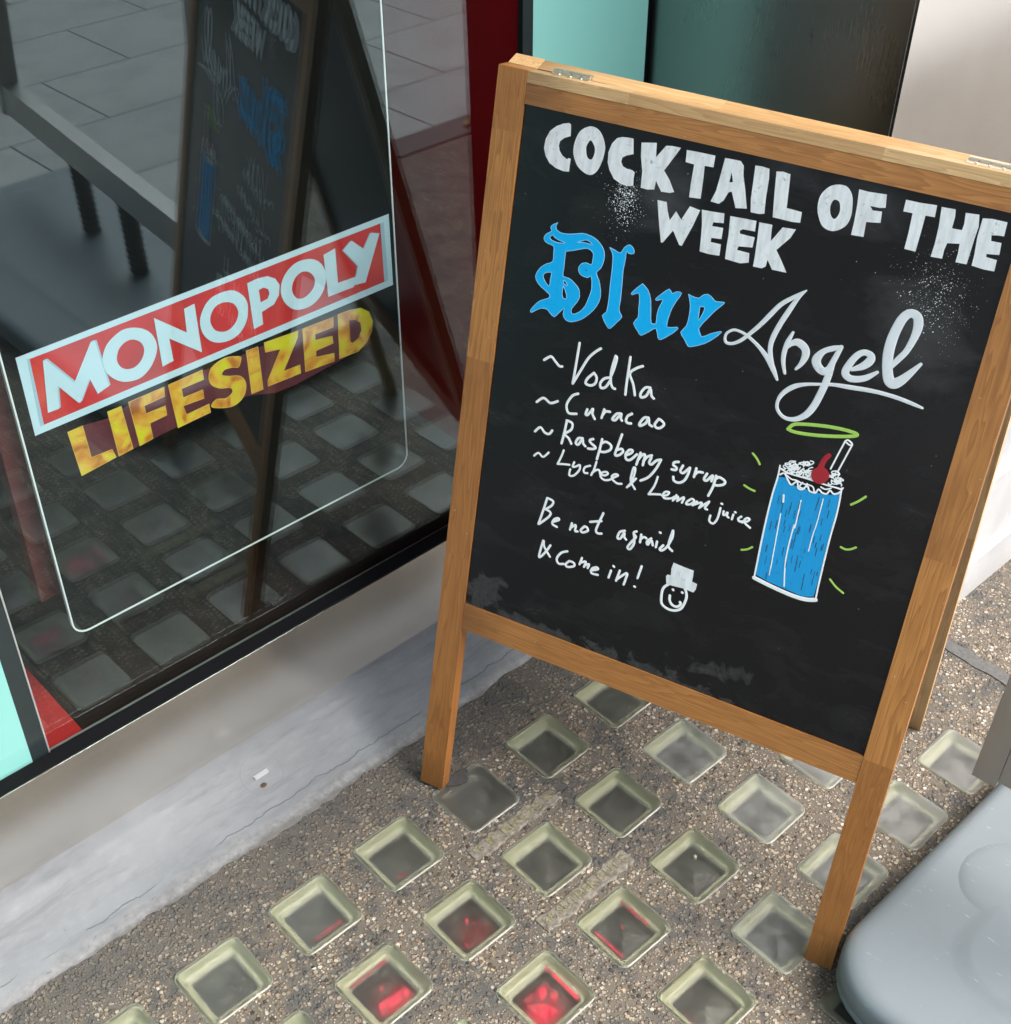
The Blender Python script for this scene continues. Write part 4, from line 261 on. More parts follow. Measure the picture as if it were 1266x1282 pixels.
LOGO={'ring':[[(-2669,2328),(2321,2307),(2323,1319),(-2676,1342)],[(-2527,2255),(2180,2227),(2188,1412),(-2552,1429)]],'shade':[[(-2554,2271),(-2527,2255),(-2552,1429),(-2595,1427)],[(2180,2227),(2235,2225),(2248,1415),(2188,1412)]],'white':[[[(-2392,2180),(-2357,2173),(-2110,1778),(-1825,2179),(-1778,2164),(-1728,1569),(-1877,1531),(-1930,1757),(-2091,1515),(-2116,1521),(-2303,1828),(-2344,1547),(-2478,1554)],[],0],[[(-1296,2142),(-1168,2063),(-1092,1951),(-1069,1810),(-1118,1681),(-1212,1571),(-1339,1507),(-1482,1520),(-1599,1579),(-1701,1698),(-1744,1832),(-1732,1940),(-1666,2057),(-1566,2128),(-1433,2170)],[[(-1346,2011),(-1262,1947),(-1231,1861),(-1245,1784),(-1300,1708),(-1389,1666),(-1475,1680),(-1537,1727),(-1572,1807),(-1565,1886),(-1521,1965),(-1441,2013)]],1],[[(-1045,2166),(-675,1828),(-659,2131),(-521,2142),(-525,1502),(-905,1844),(-900,1546),(-1048,1531)],[],0],[[(-46,2133),(66,2066),(146,1952),(163,1828),(123,1674),(26,1558),(-105,1509),(-261,1525),(-389,1599),(-472,1726),(-491,1868),(-454,1986),(-360,2097),(-233,2146)],[[(-109,2005),(-21,1950),(25,1848),(13,1768),(-43,1689),(-138,1642),(-240,1661),(-317,1723),(-355,1830),(-337,1923),(-274,1997),(-201,2019)]],1],[[(195,2136),(341,2144),(481,2123),(580,2056),(630,1953),(605,1827),(520,1732),(342,1698),(338,1533),(204,1518)],[[(338,1996),(410,1999),(468,1955),(477,1893),(443,1838),(342,1826)]],0],[[(1070,2135),(1191,2074),(1269,1974),(1304,1845),(1272,1695),(1186,1579),(1048,1513),(888,1518),(767,1577),(672,1702),(635,1847),(668,1979),(759,2088),(899,2151)],[[(1007,1994),(1088,1939),(1134,1849),(1116,1753),(1035,1681),(928,1655),(845,1695),(800,1785),(803,1871),(852,1953),(928,1997)]],1],[[(1296,2111),(1472,2135),(1471,1665),(1757,1648),(1703,1521),(1309,1532)],[],0],[[(1592,2068),(1727,2151),(1903,1973),(2027,2153),(2158,2101),(1890,1516),(1722,1541),(1802,1781)],[],0]],'gold':[[[(-2315,1219),(-2131,1221),(-2116,777),(-1853,762),(-1821,640),(-2274,598)],[],0],[[(-1811,1259),(-1639,1259),(-1601,649),(-1789,633)],[],0],[[(-1541,1266),(-1073,1266),(-1092,1145),(-1361,1136),(-1357,1026),(-1102,1018),(-1104,892),(-1334,881),(-1333,663),(-1513,645)],[],0],[[(-1020,1268),(-557,1275),(-558,1144),(-863,1147),(-859,1022),(-591,1014),(-593,894),(-878,915),(-857,781),(-540,789),(-536,669),(-995,656)],[],0],[[(-21,1222),(-70,1110),(-155,1138),(-269,1151),(-313,1099),(-223,1043),(-71,976),(-7,849),(-47,703),(-159,625),(-304,632),(-513,731),(-439,806),(-302,763),(-205,810),(-230,884),(-365,935),(-473,1036),(-484,1165),(-420,1260),(-273,1302),(-134,1281)],[],1],[[(59,1276),(226,1268),(220,658),(53,667)],[],0],[[(319,1283),(820,1247),(799,1157),(544,783),(792,769),(791,648),(293,671),(303,750),(537,1103),(320,1149)],[],0],[[(885,1246),(1355,1224),(1342,1091),(1061,1103),(1055,1018),(1314,971),(1319,866),(1050,866),(1040,775),(1320,717),(1312,607),(860,636)],[],0],[[(1427,1232),(1609,1225),(1783,1191),(1905,1088),(1958,934),(1930,795),(1837,667),(1698,589),(1393,603)],[[(1593,1086),(1690,1055),(1765,981),(1772,874),(1715,778),(1622,744),(1587,770)]],0]],'maroon':[(-2311,1218),(-2133,1220),(-1823,1173),(-1557,1224),(-1080,1261),(-595,1257),(-39,1242),(307,1243),(963,1257),(1642,1228),(1909,1054),(1900,619),(1389,569),(692,512),(390,528),(49,645),(-401,732),(-567,750),(-991,672),(-1620,642),(-2265,612)]}
# ================================================================== materials
def mat_aggregate():
    m = MT("aggregate"); v = m.coord()
    wv = m.noise(v, 9, 3, col=True)
    mp = m.node('ShaderNodeVectorMath', operation='MULTIPLY_ADD'); m.link(wv, mp.inputs[0]); mp.inputs[1].default_value = (.012, .012, 0); m.link(v, mp.inputs[2])
    vv = mp.outputs[0]
    A = m.voro(vv, 152); B = m.voro(vv, 290)
    ca = m.sep(A.outputs['Color']); cb = m.sep(B.outputs['Color'])
    stone = [(0, (.045, .036, .028)), (.12, (.13, .096, .068)), (.30, (.235, .165, .108)), (.50, (.33, .265, .195)), (.66, (.44, .345, .235)), (.78, (.24, .22, .20)), (.90, (.48, .41, .32)), (1, (.60, .55, .475))]
    sa = m.ramp(ca[0], stone); sb = m.ramp(cb[0], stone)
    ma = m.math('MULTIPLY', m.ramp(A.outputs['Distance'], [(.36, 1), (.50, 0)]), m.math('GREATER_THAN', ca[1], .22))
    mb = m.math('MULTIPLY', m.ramp(B.outputs['Distance'], [(.28, 1), (.46, 0)]), m.math('GREATER_THAN', cb[1], .12))
    g = m.noise(v, 700, 2)
    matrix = m.mix(g, (.060, .052, .042), (.205, .175, .140))
    c = m.mix(mb, matrix, sb); c = m.mix(ma, c, sa)
    # worn, tarred and dirty patches of their own shape
    n1 = m.ramp(m.noise(v, 13, 5, .6), [(.47, 0), (.56, 1)])
    n2 = m.ramp(m.noise(v, 55, 4, .6), [(.36, 0), (.56, 1)])
    tar = m.math('MULTIPLY', n1, m.math('MULTIPLY', n2, .80))
    c = m.mix(tar, c, m.mix(g, (.035, .036, .037), (.095, .095, .093)))
    gum = m.voro(v, 7.5); gm = m.math('MULTIPLY', m.ramp(m.math('ADD', gum.outputs['Distance'], m.math('MULTIPLY', m.noise(v, 60, 3), .03)), [(.085, 1), (.10, 0)]), m.math('GREATER_THAN', m.sep(gum.outputs['Color'])[0], .62))
    c = m.mix(m.math('MULTIPLY', gm, .62), c, (.05, .048, .045))
    y = m.sep(v)[1]
    edge = m.math('MULTIPLY', m.ramp(m.math('ADD', m.math('MULTIPLY', y, 8.0), m.math('MULTIPLY', m.noise(v, 16, 4), .55)), [(.55, 0), (1.05, 1)]), .62)
    c = m.mix(edge, c, m.mix(g, (.05, .047, .042), (.14, .13, .12)))
    h = m.math('ADD', m.math('MULTIPLY', ma, 1.0), m.math('MULTIPLY', mb, .55))
    h = m.math('ADD', h, m.math('MULTIPLY', g, .25))
    b = m.bump(h, .9, .0022)
    rough = m.mix(ma, (.8, .8, .8), (.42, .42, .42))
    return m.pbr(c, rough, 0, .45, b)

def mat_paving():
    m = MT("paving_slabs"); v = m.coord()
    br = m.node('ShaderNodeTexBrick'); m.link(v, br.inputs['Vector'])
    br.inputs['Scale'].default_value = 1.0; br.inputs['Brick Width'].default_value = .62; br.inputs['Row Height'].default_value = .42
    br.inputs['Mortar Size'].default_value = .004; br.inputs['Mortar Smooth'].default_value = .2; br.offset = .5
    br.inputs['Color1'].default_value = (.48, .47, .455, 1); br.inputs['Color2'].default_value = (.56, .545, .52, 1); br.inputs['Mortar'].default_value = (.09, .085, .08, 1)
    n = m.noise(v, 6, 6, .6); n2 = m.noise(v, 180, 3)
    c = m.mix(m.math('MULTIPLY', m.ramp(n, [(.45, 0), (.7, 1)]), .35), br.outputs['Color'], (.24, .23, .22))
    c = m.mix(m.math('MULTIPLY', n2, .25), c, (.2, .2, .2))
    return m.pbr(c, .75, 0, .4, m.bump(br.outputs['Fac'], .4, -.003))

def mat_concrete():
    m = MT("painted_concrete"); v = m.coord(); x, y, z = m.sep(v)
    n = m.noise(v, 7, 6, .62); n2 = m.noise(m.coord(scale=(1, 3, 3)), 26, 6, .65)
    c = m.mix(m.ramp(n, [(.30, 0), (.70, 1)]), (.180, .190, .202), (.238, .250, .264))
    c = m.mix(m.math('MULTIPLY', m.ramp(n2, [(.52, 0), (.72, 1)]), .35), c, (.30, .305, .31))
    # scuffed dark smears
    n3 = m.noise(m.coord(scale=(.6, 4, 4)), 11, 6, .65, .4)
    c = m.mix(m.math('MULTIPLY', m.ramp(n3, [(.50, 0), (.74, 1)]), .60), c, (.10, .105, .115))
    # bare chipped strip along the toe
    t = m.math('ADD', y, m.math('MULTIPLY', m.math('SUBTRACT', m.noise(v, 19, 5, .7), .5), .05))
    toe = m.ramp(t, [(.150, 1), (.160, 0)])
    n4 = m.noise(v, 90, 5, .7)
    bare = m.mix(m.ramp(n4, [(.35, 0), (.65, 1)]), (.13, .127, .12), (.27, .265, .255))
    c = m.mix(m.math('MULTIPLY', toe, .50), c, bare)
    pit = m.ramp(m.noise(m.coord(scale=(1, 1.7, 1.7)), 60, 6, .72), [(.63, 0), (.70, 1)])
    low = m.ramp(y, [(.145, 1), (.19, 0)])
    c = m.mix(m.math('MULTIPLY', m.math('MULTIPLY', pit, low), .75), c, (.06, .055, .05))
    dirt = m.ramp(m.math('ADD', y, m.math('MULTIPLY', m.noise(v, 45, 5, .7), .016)), [(.1455, 1), (.151, 0)])
    c = m.mix(m.math('MULTIPLY', dirt, .7), c, (.085, .08, .07))
    # crack wandering along the slope
    cy = m.math('MULTIPLY_ADD', m.math('SUBTRACT', m.noise(m.coord(scale=(1, 0, 0)), 16, 4, .6), .5), .026, .1665)
    ck = m.math('LESS_THAN', m.math('ABSOLUTE', m.math('SUBTRACT', y, cy)), m.math('MULTIPLY', m.noise(m.coord(scale=(1, 0, 0), loc=(3, 0, 0)), 55, 4, .8), .0017))
    gate = m.ramp(m.noise(m.coord(scale=(1, 0, 0), loc=(8.3, 0, 0)), 5, 2), [(.44, 0), (.47, 1)])
    ck = m.math('MULTIPLY', ck, gate)
    c = m.mix(m.math('MULTIPLY', ck, .60), c, (.05, .05, .05))
    spots = m.voro(v, 14); sp = m.math('MULTIPLY', m.math('LESS_THAN', spots.outputs['Distance'], .035), m.math('GREATER_THAN', m.sep(spots.outputs['Color'])[0], .45))
    c = m.mix(m.math('MULTIPLY', sp, .7), c, (.07, .05, .035))
    # round cast mark with faint rim
    dv = m.node('ShaderNodeVectorMath', operation='DISTANCE'); m.link(v, dv.inputs[0]); dv.inputs[1].default_value = (-.209, .214, .028)
    rim = m.math('LESS_THAN', m.math('ABSOLUTE', m.math('SUBTRACT', dv.outputs['Value'], .030)), .0007)
    c = m.mix(m.math('MULTIPLY', rim, .45), c, (.16, .17, .18))
    h = m.math('ADD', m.math('MULTIPLY', n4, .4), m.math('ADD', m.math('MULTIPLY', n2, .5), m.math('MULTIPLY', ck, -2.5)))
    return m.pbr(c, m.mix(toe, (.42, .42, .42), (.8, .8, .8)), 0, .45, m.bump(h, .35, .002))

def mat_steel(name, col, rough=.3, streak=.10, metal=1.0, blot=.30, brush=(1, 1, .02)):
    m = MT(name); v = m.coord(scale=brush); v2 = m.coord()
    n = m.noise(v, 420, 3, .6); n2 = m.noise(v2, 5, 5, .6); n3 = m.noise(v2, 60, 5, .7)
    c = m.mix(n2, tuple(x * .86 for x in col), tuple(min(1, x * 1.08) for x in col))
    c = m.mix(m.math('MULTIPLY', m.ramp(n3, [(.60, 0), (.75, 1)]), blot), c, tuple(x * .62 for x in col))
    r = m.math('ADD', m.math('MULTIPLY', n, streak), m.math('ADD', m.math('MULTIPLY', n2, .12), rough - .1))
    return m.pbr(c, r, metal, .5, m.bump(n, .02, .0004))

def mat_stone():
    m = MT("pale_stone"); v = m.coord()
    n = m.noise(v, 4, 7, .65, .6); n2 = m.noise(v, 70, 5, .7)
    c = m.mix(m.ramp(n, [(.3, 0), (.75, 1)]), (.40, .405, .415), (.55, .55, .54))
    c = m.mix(m.math('MULTIPLY', m.ramp(n2, [(.55, 0), (.75, 1)]), .30), c, (.46, .46, .46))
    z = m.sep(v)[2]
    d = m.ramp(m.math('ADD', z, m.math('MULTIPLY', m.noise(v, 22, 5, .7), .05)), [(.03, 1), (.07, 0)])
    c = m.mix(m.math('MULTIPLY', d, .35), c, (.36, .34, .31))
    return m.pbr(c, .6, 0, .4, m.bump(n2, .3, .002))

def mat_wood(name, light, dark, scale=1.0, joint=.27):
    """length runs along local X; finger-jointed lengths differ in tone and grain"""
    m = MT(name); tc = m.node('ShaderNodeTexCoord'); oi = m.node('ShaderNodeObjectInfo')
    x, y, z = m.sep(tc.outputs['Object'])
    seg = m.math('FLOOR', m.math('DIVIDE', m.math('ADD', x, m.math('MULTIPLY', oi.outputs['Random'], .5)), joint))
    sid = m.math('ADD', m.math('MULTIPLY', seg, 3.71), m.math('MULTIPLY', oi.outputs['Random'], 57.0))
    wn = m.node('ShaderNodeTexWhiteNoise', noise_dimensions='1D'); m.link(sid, wn.inputs['W'])
    r = m.sep(wn.outputs['Color'])
    cx = m.node('ShaderNodeCombineXYZ')
    m.link(m.math('ADD', x, m.math('MULTIPLY', r[0], 9)), cx.inputs[0])
    m.link(m.math('ADD', y, m.math('MULTIPLY', r[1], 5)), cx.inputs[1])
    m.link(m.math('ADD', z, m.math('MULTIPLY', r[2], 5)), cx.inputs[2])
    mp = m.node('ShaderNodeMapping'); m.link(cx.outputs[0], mp.inputs[0]); mp.inputs['Scale'].default_value = (1.9, 26, 26)
    n = m.noise(mp.outputs[0], 1.6, 3, .5, .25)
    rings = m.math('FRACT', m.math('MULTIPLY', n, m.math('MULTIPLY_ADD', r[1], 14.0, 7.0)))
    rg = m.ramp(rings, [(0, 0), (.62, .55), (.90, 1), (1, 0)])
    mf = m.node('ShaderNodeMapping'); m.link(cx.outputs[0], mf.inputs[0]); mf.inputs['Scale'].default_value = (14, 700, 700)
    fib = m.noise(mf.outputs[0], 1.0, 3, .6)
    base = m.mix(r[0], tuple(min(1, 1.08 * a) for a in light), tuple(.45 * a + .55 * b for a, b in zip(light, dark)))
    c = m.mix(m.math('MULTIPLY', rg, .58), base, tuple(q * .85 for q in dark))
    c = m.mix(m.math('MULTIPLY', m.ramp(fib, [(.42, 0), (.72, 1)]), .32), c, tuple(q * .62 for q in dark))
    gr = m.noise(tc.outputs['Object'], 14, 5, .6)
    c = m.mix(m.math('MULTIPLY', m.ramp(gr, [(.5, 0), (.8, 1)]), .30), c, tuple(q * .55 for q in dark))
    gm = m.ramp(m.math('ADD', x, m.math('MULTIPLY', gr, .10)), [(.05, 1), (.12, 0)])
    c = m.mix(m.math('MULTIPLY', gm, .55), c, tuple(q * .30 for q in dark))
    # nicks of pale wood
    nk = m.noise(tc.outputs['Object'], 160, 2, .5)
    c = m.mix(m.math('MULTIPLY', m.ramp(nk, [(.74, 0), (.78, 1)]), .5), c, (.75, .62, .45))
    return m.pbr(c, .42, 0, .45, m.bump(m.math('ADD', m.math('MULTIPLY', fib, .6), m.math('MULTIPLY', rg, .4)), .12, .0006), coat=.18, coat_rough=.28)

def mat_chalkboard():
    m = MT("chalkboard_black"); v = m.coord(); x, y, z = m.sep(v)
    n = m.noise(v, 5, 5, .6)
    mp = m.coord(scale=(1, 2.2, 1), rot=(0, 0, .25)); n2 = m.noise(mp, 9, 6, .65, .6)
    c = m.mix(n, (.0045, .0055, .0075), (.0085, .009, .011))
    c = m.mix(m.math('MULTIPLY', m.ramp(n2, [(.50, 0), (.80, 1)]), .5), c, (.034, .034, .036))
    # dried wipe marks low on the board
    e = m.noise(v, 34, 5, .62, .4)
    lowf = m.math('MULTIPLY', m.ramp(y, [(.3135, 1), (.348, 0)]), m.ramp(x, [(.30, 1), (.52, .25)]))
    s1 = m.ramp(m.math('ADD', m.math('MULTIPLY', lowf, .33), m.math('MULTIPLY', e, .7)), [(.585, 0), (.63, 1)])
    dv = m.node('ShaderNodeVectorMath', operation='DISTANCE'); m.link(m.coord(scale=(1, 2.3, 0)), dv.inputs[0]); dv.inputs[1].default_value = (.372, .352 * 2.3, 0)
    s2 = m.ramp(m.math('SUBTRACT', e, m.math('MULTIPLY', dv.outputs['Value'], 6.0)), [(.27, 0), (.40, 1)])
    dv2 = m.node('ShaderNodeVectorMath', operation='DISTANCE'); m.link(m.coord(scale=(1, 1, 0)), dv2.inputs[0]); dv2.inputs[1].default_value = (.062, .338, 0)
    s3 = m.ramp(m.math('SUBTRACT', e, m.math('MULTIPLY', dv2.outputs['Value'], 9.0)), [(.26, 0), (.33, 1)])
    sm = m.math('MAXIMUM', s1, m.math('MAXIMUM', s2, s3))
    fine = m.ramp(m.noise(v, 120, 5, .7), [(.25, .25), (.7, 1)])
    c = m.mix(m.math('MULTIPLY', m.math('MULTIPLY', sm, fine), .33), c, (.17, .17, .165))
    # smudge haze behind lettering
    for (px_, py_, rad, st) in ((.215, .887, 11, .30), (.50, .815, 8, .30), (.33, .955, 14, .14), (.43, .93, 12, .14)):
        d = m.node('ShaderNodeVectorMath', operation='DISTANCE'); m.link(m.coord(scale=(1, 1, 0)), d.inputs[0]); d.inputs[1].default_value = (px_, py_, 0)
        q = m.math('MULTIPLY', m.ramp(m.math('SUBTRACT', n2, m.math('MULTIPLY', d.outputs['Value'], rad)), [(0.0, 0), (.55, 1)]), st)
        c = m.mix(q, c, (.16, .165, .17))
    spk = m.voro(v, 60); sp = m.math('MULTIPLY', m.math('LESS_THAN', spk.outputs['Distance'], .05), m.math('GREATER_THAN', m.sep(spk.outputs['Color'])[0], .86))
    c = m.mix(m.math('MULTIPLY', sp, .4), c, (.3, .3, .3))
    r = m.math('MULTIPLY_ADD', n2, .16, .17)
    return m.pbr(c, r, 0, .30, m.bump(m.noise(v, 400, 2), .02, .0003))

def mat_chalk(name, col, streak=.30, sc=(140, 22, 1)):
    m = MT(name); v = m.coord(); n = m.noise(m.coord(scale=sc), 1.0, 4, .6); n2 = m.noise(v, 170, 5, .65); n3 = m.noise(v, 34, 3)
    c = m.mix(m.math('MULTIPLY', m.ramp(n, [(.40, 0), (.72, 1)]), streak), col, tuple(x * .62 for x in col))
    c = m.mix(m.math('MULTIPLY', m.math('MULTIPLY', m.ramp(n2, [(.58, 0), (.70, 1)]), m.ramp(n3, [(.45, 0), (.62, 1)])), min(.9, streak * 2)), c, tuple(x * .25 for x in col))
    return m.pbr(c, .6, 0, .3)

def mat_glass(name, tint=(.93, .97, .96), r0=.075, pw=4.2, milky=0.0, milk=(.7, .75, .7), rough=0.0):
    m = MT(name)
    lw = m.node('ShaderNodeLayerWeight'); lw.inputs[0].default_value = .5
    f = m.math('ADD', m.math('MULTIPLY', m.math('POWER', lw.outputs['Facing'], pw), 1 - r0), r0, clamp=True)
    tr = m.node('ShaderNodeBsdfTransparent'); tr.inputs[0].default_value = (*tint, 1)
    gl = m.node('ShaderNodeBsdfAnisotropic'); gl.inputs['Roughness'].default_value = rough
    gl.inputs['Color'].default_value = (.76, .93, 1.0, 1)
    sh = tr.outputs[0]
    if milky:
        df = m.node('ShaderNodeBsdfDiffuse'); df.inputs[0].default_value = (*milk, 1)
        v = m.coord(); n = m.noise(v, 60, 4, .6)
        mx0 = m.node('ShaderNodeMixShader'); m.link(m.math('MULTIPLY', m.math('MULTIPLY_ADD', n, 1.0, .5), milky), mx0.inputs[0]); m.link(sh, mx0.inputs[1]); m.link(df.outputs[0], mx0.inputs[2]); sh = mx0.outputs[0]
    mx = m.node('ShaderNodeMixShader'); m.link(f, mx.inputs[0]); m.link(sh, mx.inputs[1]); m.link(gl.outputs[0], mx.inputs[2])
    m.link(mx.outputs[0], m.out.inputs[0]); return m.m

def emission(name, col, st):
    m = MT(name); e = m.node('ShaderNodeEmission'); e.inputs[0].default_value = (*col, 1)
    v = m.coord(); n = m.noise(v, 75, 4, .6); n2 = m.noise(v, 200, 3)
    m.link(m.math('MULTIPLY', m.math('MULTIPLY_ADD', n, 1.6, .2), st), e.inputs[1])
    tr = m.node('ShaderNodeBsdfTransparent'); mx = m.node('ShaderNodeMixShader')
    m.link(m.ramp(m.math('ADD', m.math('MULTIPLY', n, .6), m.math('MULTIPLY', n2, .4)), [(.36, 0), (.52, 1)]), mx.inputs[0]); m.link(tr.outputs[0], mx.inputs[1]); m.link(e.outputs[0], mx.inputs[2])
    m.link(mx.outputs[0], m.out.inputs[0]); return m.m
def mat_cloudy(name, clear, blur, milk, col, rough, gr):
    m = MT(name); v = m.coord(); oi = m.node('ShaderNodeObjectInfo')
    off = m.node('ShaderNodeVectorMath', operation='ADD'); m.link(v, off.inputs[0])
    cb = m.node('ShaderNodeCombineXYZ'); m.link(m.math('MULTIPLY', oi.outputs['Random'], 9.0), cb.inputs[0]); m.link(cb.outputs[0], off.inputs[1]); v = off.outputs[0]
    n = m.noise(v, 34, 5, .6); n2 = m.noise(v, 260, 3, .6)
    tr = m.node('ShaderNodeBsdfTransparent'); tr.inputs[0].default_value = (.93, .95, .90, 1)
    rf = m.node('ShaderNodeBsdfRefraction'); rf.inputs['Color'].default_value = (.95, .96, .92, 1); rf.inputs['Roughness'].default_value = rough; rf.inputs['IOR'].default_value = 1.25
    df = m.node('ShaderNodeBsdfDiffuse'); m.link(m.mix(n, tuple(x * .72 for x in col), tuple(min(1, x * 1.2) for x in col)), df.inputs[0])
    b = m.bump(m.math('ADD', n2, m.math('MULTIPLY', n, 1.5)), .12, .0008)
    gl = m.node('ShaderNodeBsdfAnisotropic'); gl.inputs['Roughness'].default_value = gr; m.link(b, gl.inputs['Normal']); m.link(b, rf.inputs['Normal'])
    m1 = m.node('ShaderNodeMixShader'); m1.inputs[0].default_value = blur / (blur + clear); m.link(tr.outputs[0], m1.inputs[1]); m.link(rf.outputs[0], m1.inputs[2])
    m2 = m.node('ShaderNodeMixShader'); m.link(m.math('MULTIPLY', m.math('MULTIPLY_ADD', m.ramp(n, [(.3, 0), (.7, 1)]), 1.1, .45), milk), m2.inputs[0]); m.link(m1.outputs[0], m2.inputs[1]); m.link(df.outputs[0], m2.inputs[2])
    lw = m.node('ShaderNodeLayerWeight'); lw.inputs[0].default_value = .5
    f = m.math('ADD', m.math('MULTIPLY', m.math('POWER', lw.outputs['Facing'], 5.0), .60), .04, clamp=True)
    m3 = m.node('ShaderNodeMixShader'); m.link(f, m3.inputs[0]); m.link(m2.outputs[0], m3.inputs[1]); m.link(gl.outputs[0], m3.inputs[2])
    m.link(m3.outputs[0], m.out.inputs[0]); return m.m

def mat_plastic():
    m = MT("grey_plastic"); v = m.coord(); n = m.noise(v, 3.5, 4, .6); n2 = m.noise(v, 420, 2)
    c = m.mix(n, (.160, .190, .210), (.195, .226, .246))
    sc = m.noise(m.coord(scale=(30, 4, 30), rot=(0, 0, .7)), 6, 4, .7)
    c = m.mix(m.math('MULTIPLY', m.ramp(sc, [(.66, 0), (.70, 1)]), .45), c, (.50, .53, .55))
    dt = m.noise(v, 17, 6, .7)
    c = m.mix(m.math('MULTIPLY', m.ramp(dt, [(.55, 0), (.8, 1)]), .35), c, (.15, .16, .165))
    return m.pbr(c, m.math('MULTIPLY_ADD', n, .15, .34), 0, .5, m.bump(n2, .06, .0005))

def mat_gold():
    m = MT("gold_print"); v = m.coord(); n = m.noise(v, 26, 3, .5, 1.2); z = m.sep(v)[2]
    c = m.ramp(n, [(.30, (.34, .10, .012)), (.42, (.60, .25, .03)), (.52, (.70, .42, .05)), (.66, (.62, .58, .02))])
    return m.pbr(c, .35, 0, .4)
def mat_redprint():
    m = MT("red_print"); v = m.coord(); n = m.noise(v, 9, 3, .5)
    c = m.ramp(n, [(.30, (.42, .028, .030)), (.55, (.58, .035, .035)), (.75, (.66, .10, .07))])
    return m.pbr(c, .35, 0, .4)

M_AGG = mat_aggregate(); M_PAV = mat_paving(); M_CON = mat_concrete()
M_STEEL = mat_steel("plinth_steel", (.80, .765, .705), .24, .07, 1.0, .05, (.01, 1, 1)); M_PIL = mat_steel("pilaster_steel", (.66, .65, .635), .20, .05, 1.0, .06)
M_STONE = mat_stone()
M_WOODF = mat_wood("pine", (.57, .250, .064), (.28, .095, .020)); M_WOODD = mat_wood("pine_rail", (.54, .235, .064), (.31, .108, .025), joint=5.0)
M_WOODP = mat_wood("pine_back_lit_top", (.80, .53, .26), (.55, .29, .11))
M_BOARD = mat_chalkboard()
M_WHITE = mat_chalk("white_chalk_paint", (.90, .93, .95), .62, (170, 30, 1)); M_PEN = mat_chalk("white_chalk_pen", (.95, .97, .98), .05)
M_SCRIPT = mat_chalk("pale_script_paint", (.80, .84, .87), .22)
M_BLUE = mat_chalk("blue_chalk_paint", (.0, .48, .98), .10); M_BLUE2 = mat_chalk("blue_drink_paint", (.012, .36, .78), .32, (220, 14, 1))
M_BLUEL = mat_chalk("pale_blue_edge", (.30, .66, 1.0), .1)
M_GREEN = mat_chalk("green_chalk", (.42, .70, .13), .25); M_CHERRY = mat_chalk("red_chalk", (.42, .022, .035), .2)
M_DASH = simple("dark_gap", (.02, .05, .09), .6)
M_HINGE = simple("brassed_hinge", (.74, .66, .52), .42, .9)
M_PANE = mat_glass("window_glass", r0=.058)
M_TEAL = simple("teal_glass_lifted", (.20, .46, .42), .16, 0, .5, .04, 3)
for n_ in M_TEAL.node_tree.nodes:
    if n_.type == 'BSDF_PRINCIPLED': n_.inputs['Emission Color'].default_value = (.33, .80, .73, 1); n_.inputs['Emission Strength'].default_value = .11  # weak emission added to lift the teal panels out of the shade
M_DARK = simple("dark_frame", (.022, .032, .034), .25, 0, .5, .2, 20)
M_GASK = simple("black_rubber_seal", (.004, .004, .005), .7, 0, .15)
M_TRIM = simple("pale_trim", (.62, .66, .66), .3, .6)
M_BLACKP = simple("black_panel", (.004, .0045, .005), .35, 0, .12)
M_EDGE = simple("acrylic_edge", (.75, .80, .80), .15)
M_RED = simple("red_lacquer", (.50, .006, .014), .35, 0, .5, .15, 6)
M_REDMAT = simple("red_carpet", (.45, .03, .028), .95, 0, .1, .35, 300)
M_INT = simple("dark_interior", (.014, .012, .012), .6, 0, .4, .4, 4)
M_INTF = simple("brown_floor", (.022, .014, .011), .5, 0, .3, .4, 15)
M_LOGOW = simple("pale_blue_print", (.52, .70, .78), .3, 0, .4, .04, 40); M_LOGOS = simple("shaded_print", (.36, .52, .62), .35)
M_LOGOR = mat_redprint(); M_GOLD = mat_gold(); M_MAR = simple("maroon_print", (.105, .022, .030), .4, 0, .4, .25, 20)
M_PLAS = mat_plastic(); M_RUB = simple("black_spring", (.012, .012, .013), .4); M_ALU = simple("grey_aluminium", (.40, .385, .37), .38, .85, .5, .08, 20)
M_POST = simple("dark_poster", (.010, .014, .02), .06, 0, .5, .5, 5)
M_RIM = simple("lens_rim_glass", (.30, .305, .225), .32, 0, .5, .16, 45); M_WELL = simple("lens_well", (.40, .40, .27), .35, 0, .5, .25, 60)
M_LEDGE = simple("lens_ledge", (.46, .45, .36), .3, 0, .5, .3, 60)
M_PIT = simple("lens_pit", (.050, .048, .050), .35, 0, .5, .7, 90); M_COVER = mat_cloudy("lens_cover", .28, .66, .075, (.50, .49, .40), .30, .20)
M_COVERF = mat_cloudy("lens_cover_frosted", .32, .6, .17, (.56, .57, .55), .36, .26)
M_GLOW = emission("painted_red_glow", (.95, .05, .10), .52); M_GLOWS = emission("painted_red_glint", (.65, .06, .09), .34)  # emissive colour imitating red light reflected off the lens walls
def mat_transl(name, col):
    m = MT(name); v = m.coord(); n = m.noise(v, 90, 4, .6)
    c = m.mix(n, tuple(x * .5 for x in col), col)
    d = m.node('ShaderNodeBsdfDiffuse'); t = m.node('ShaderNodeBsdfTranslucent'); m.link(c, d.inputs[0]); t.inputs[0].default_value = (.8, .75, .75, 1)
    mx = m.node('ShaderNodeMixShader'); mx.inputs[0].default_value = .55; m.link(d.outputs[0], mx.inputs[1]); m.link(t.outputs[0], mx.inputs[2]); m.link(mx.outputs[0], m.out.inputs[0]); return m.m
M_PITR = mat_transl("lens_pit_translucent", (.085, .075, .08))
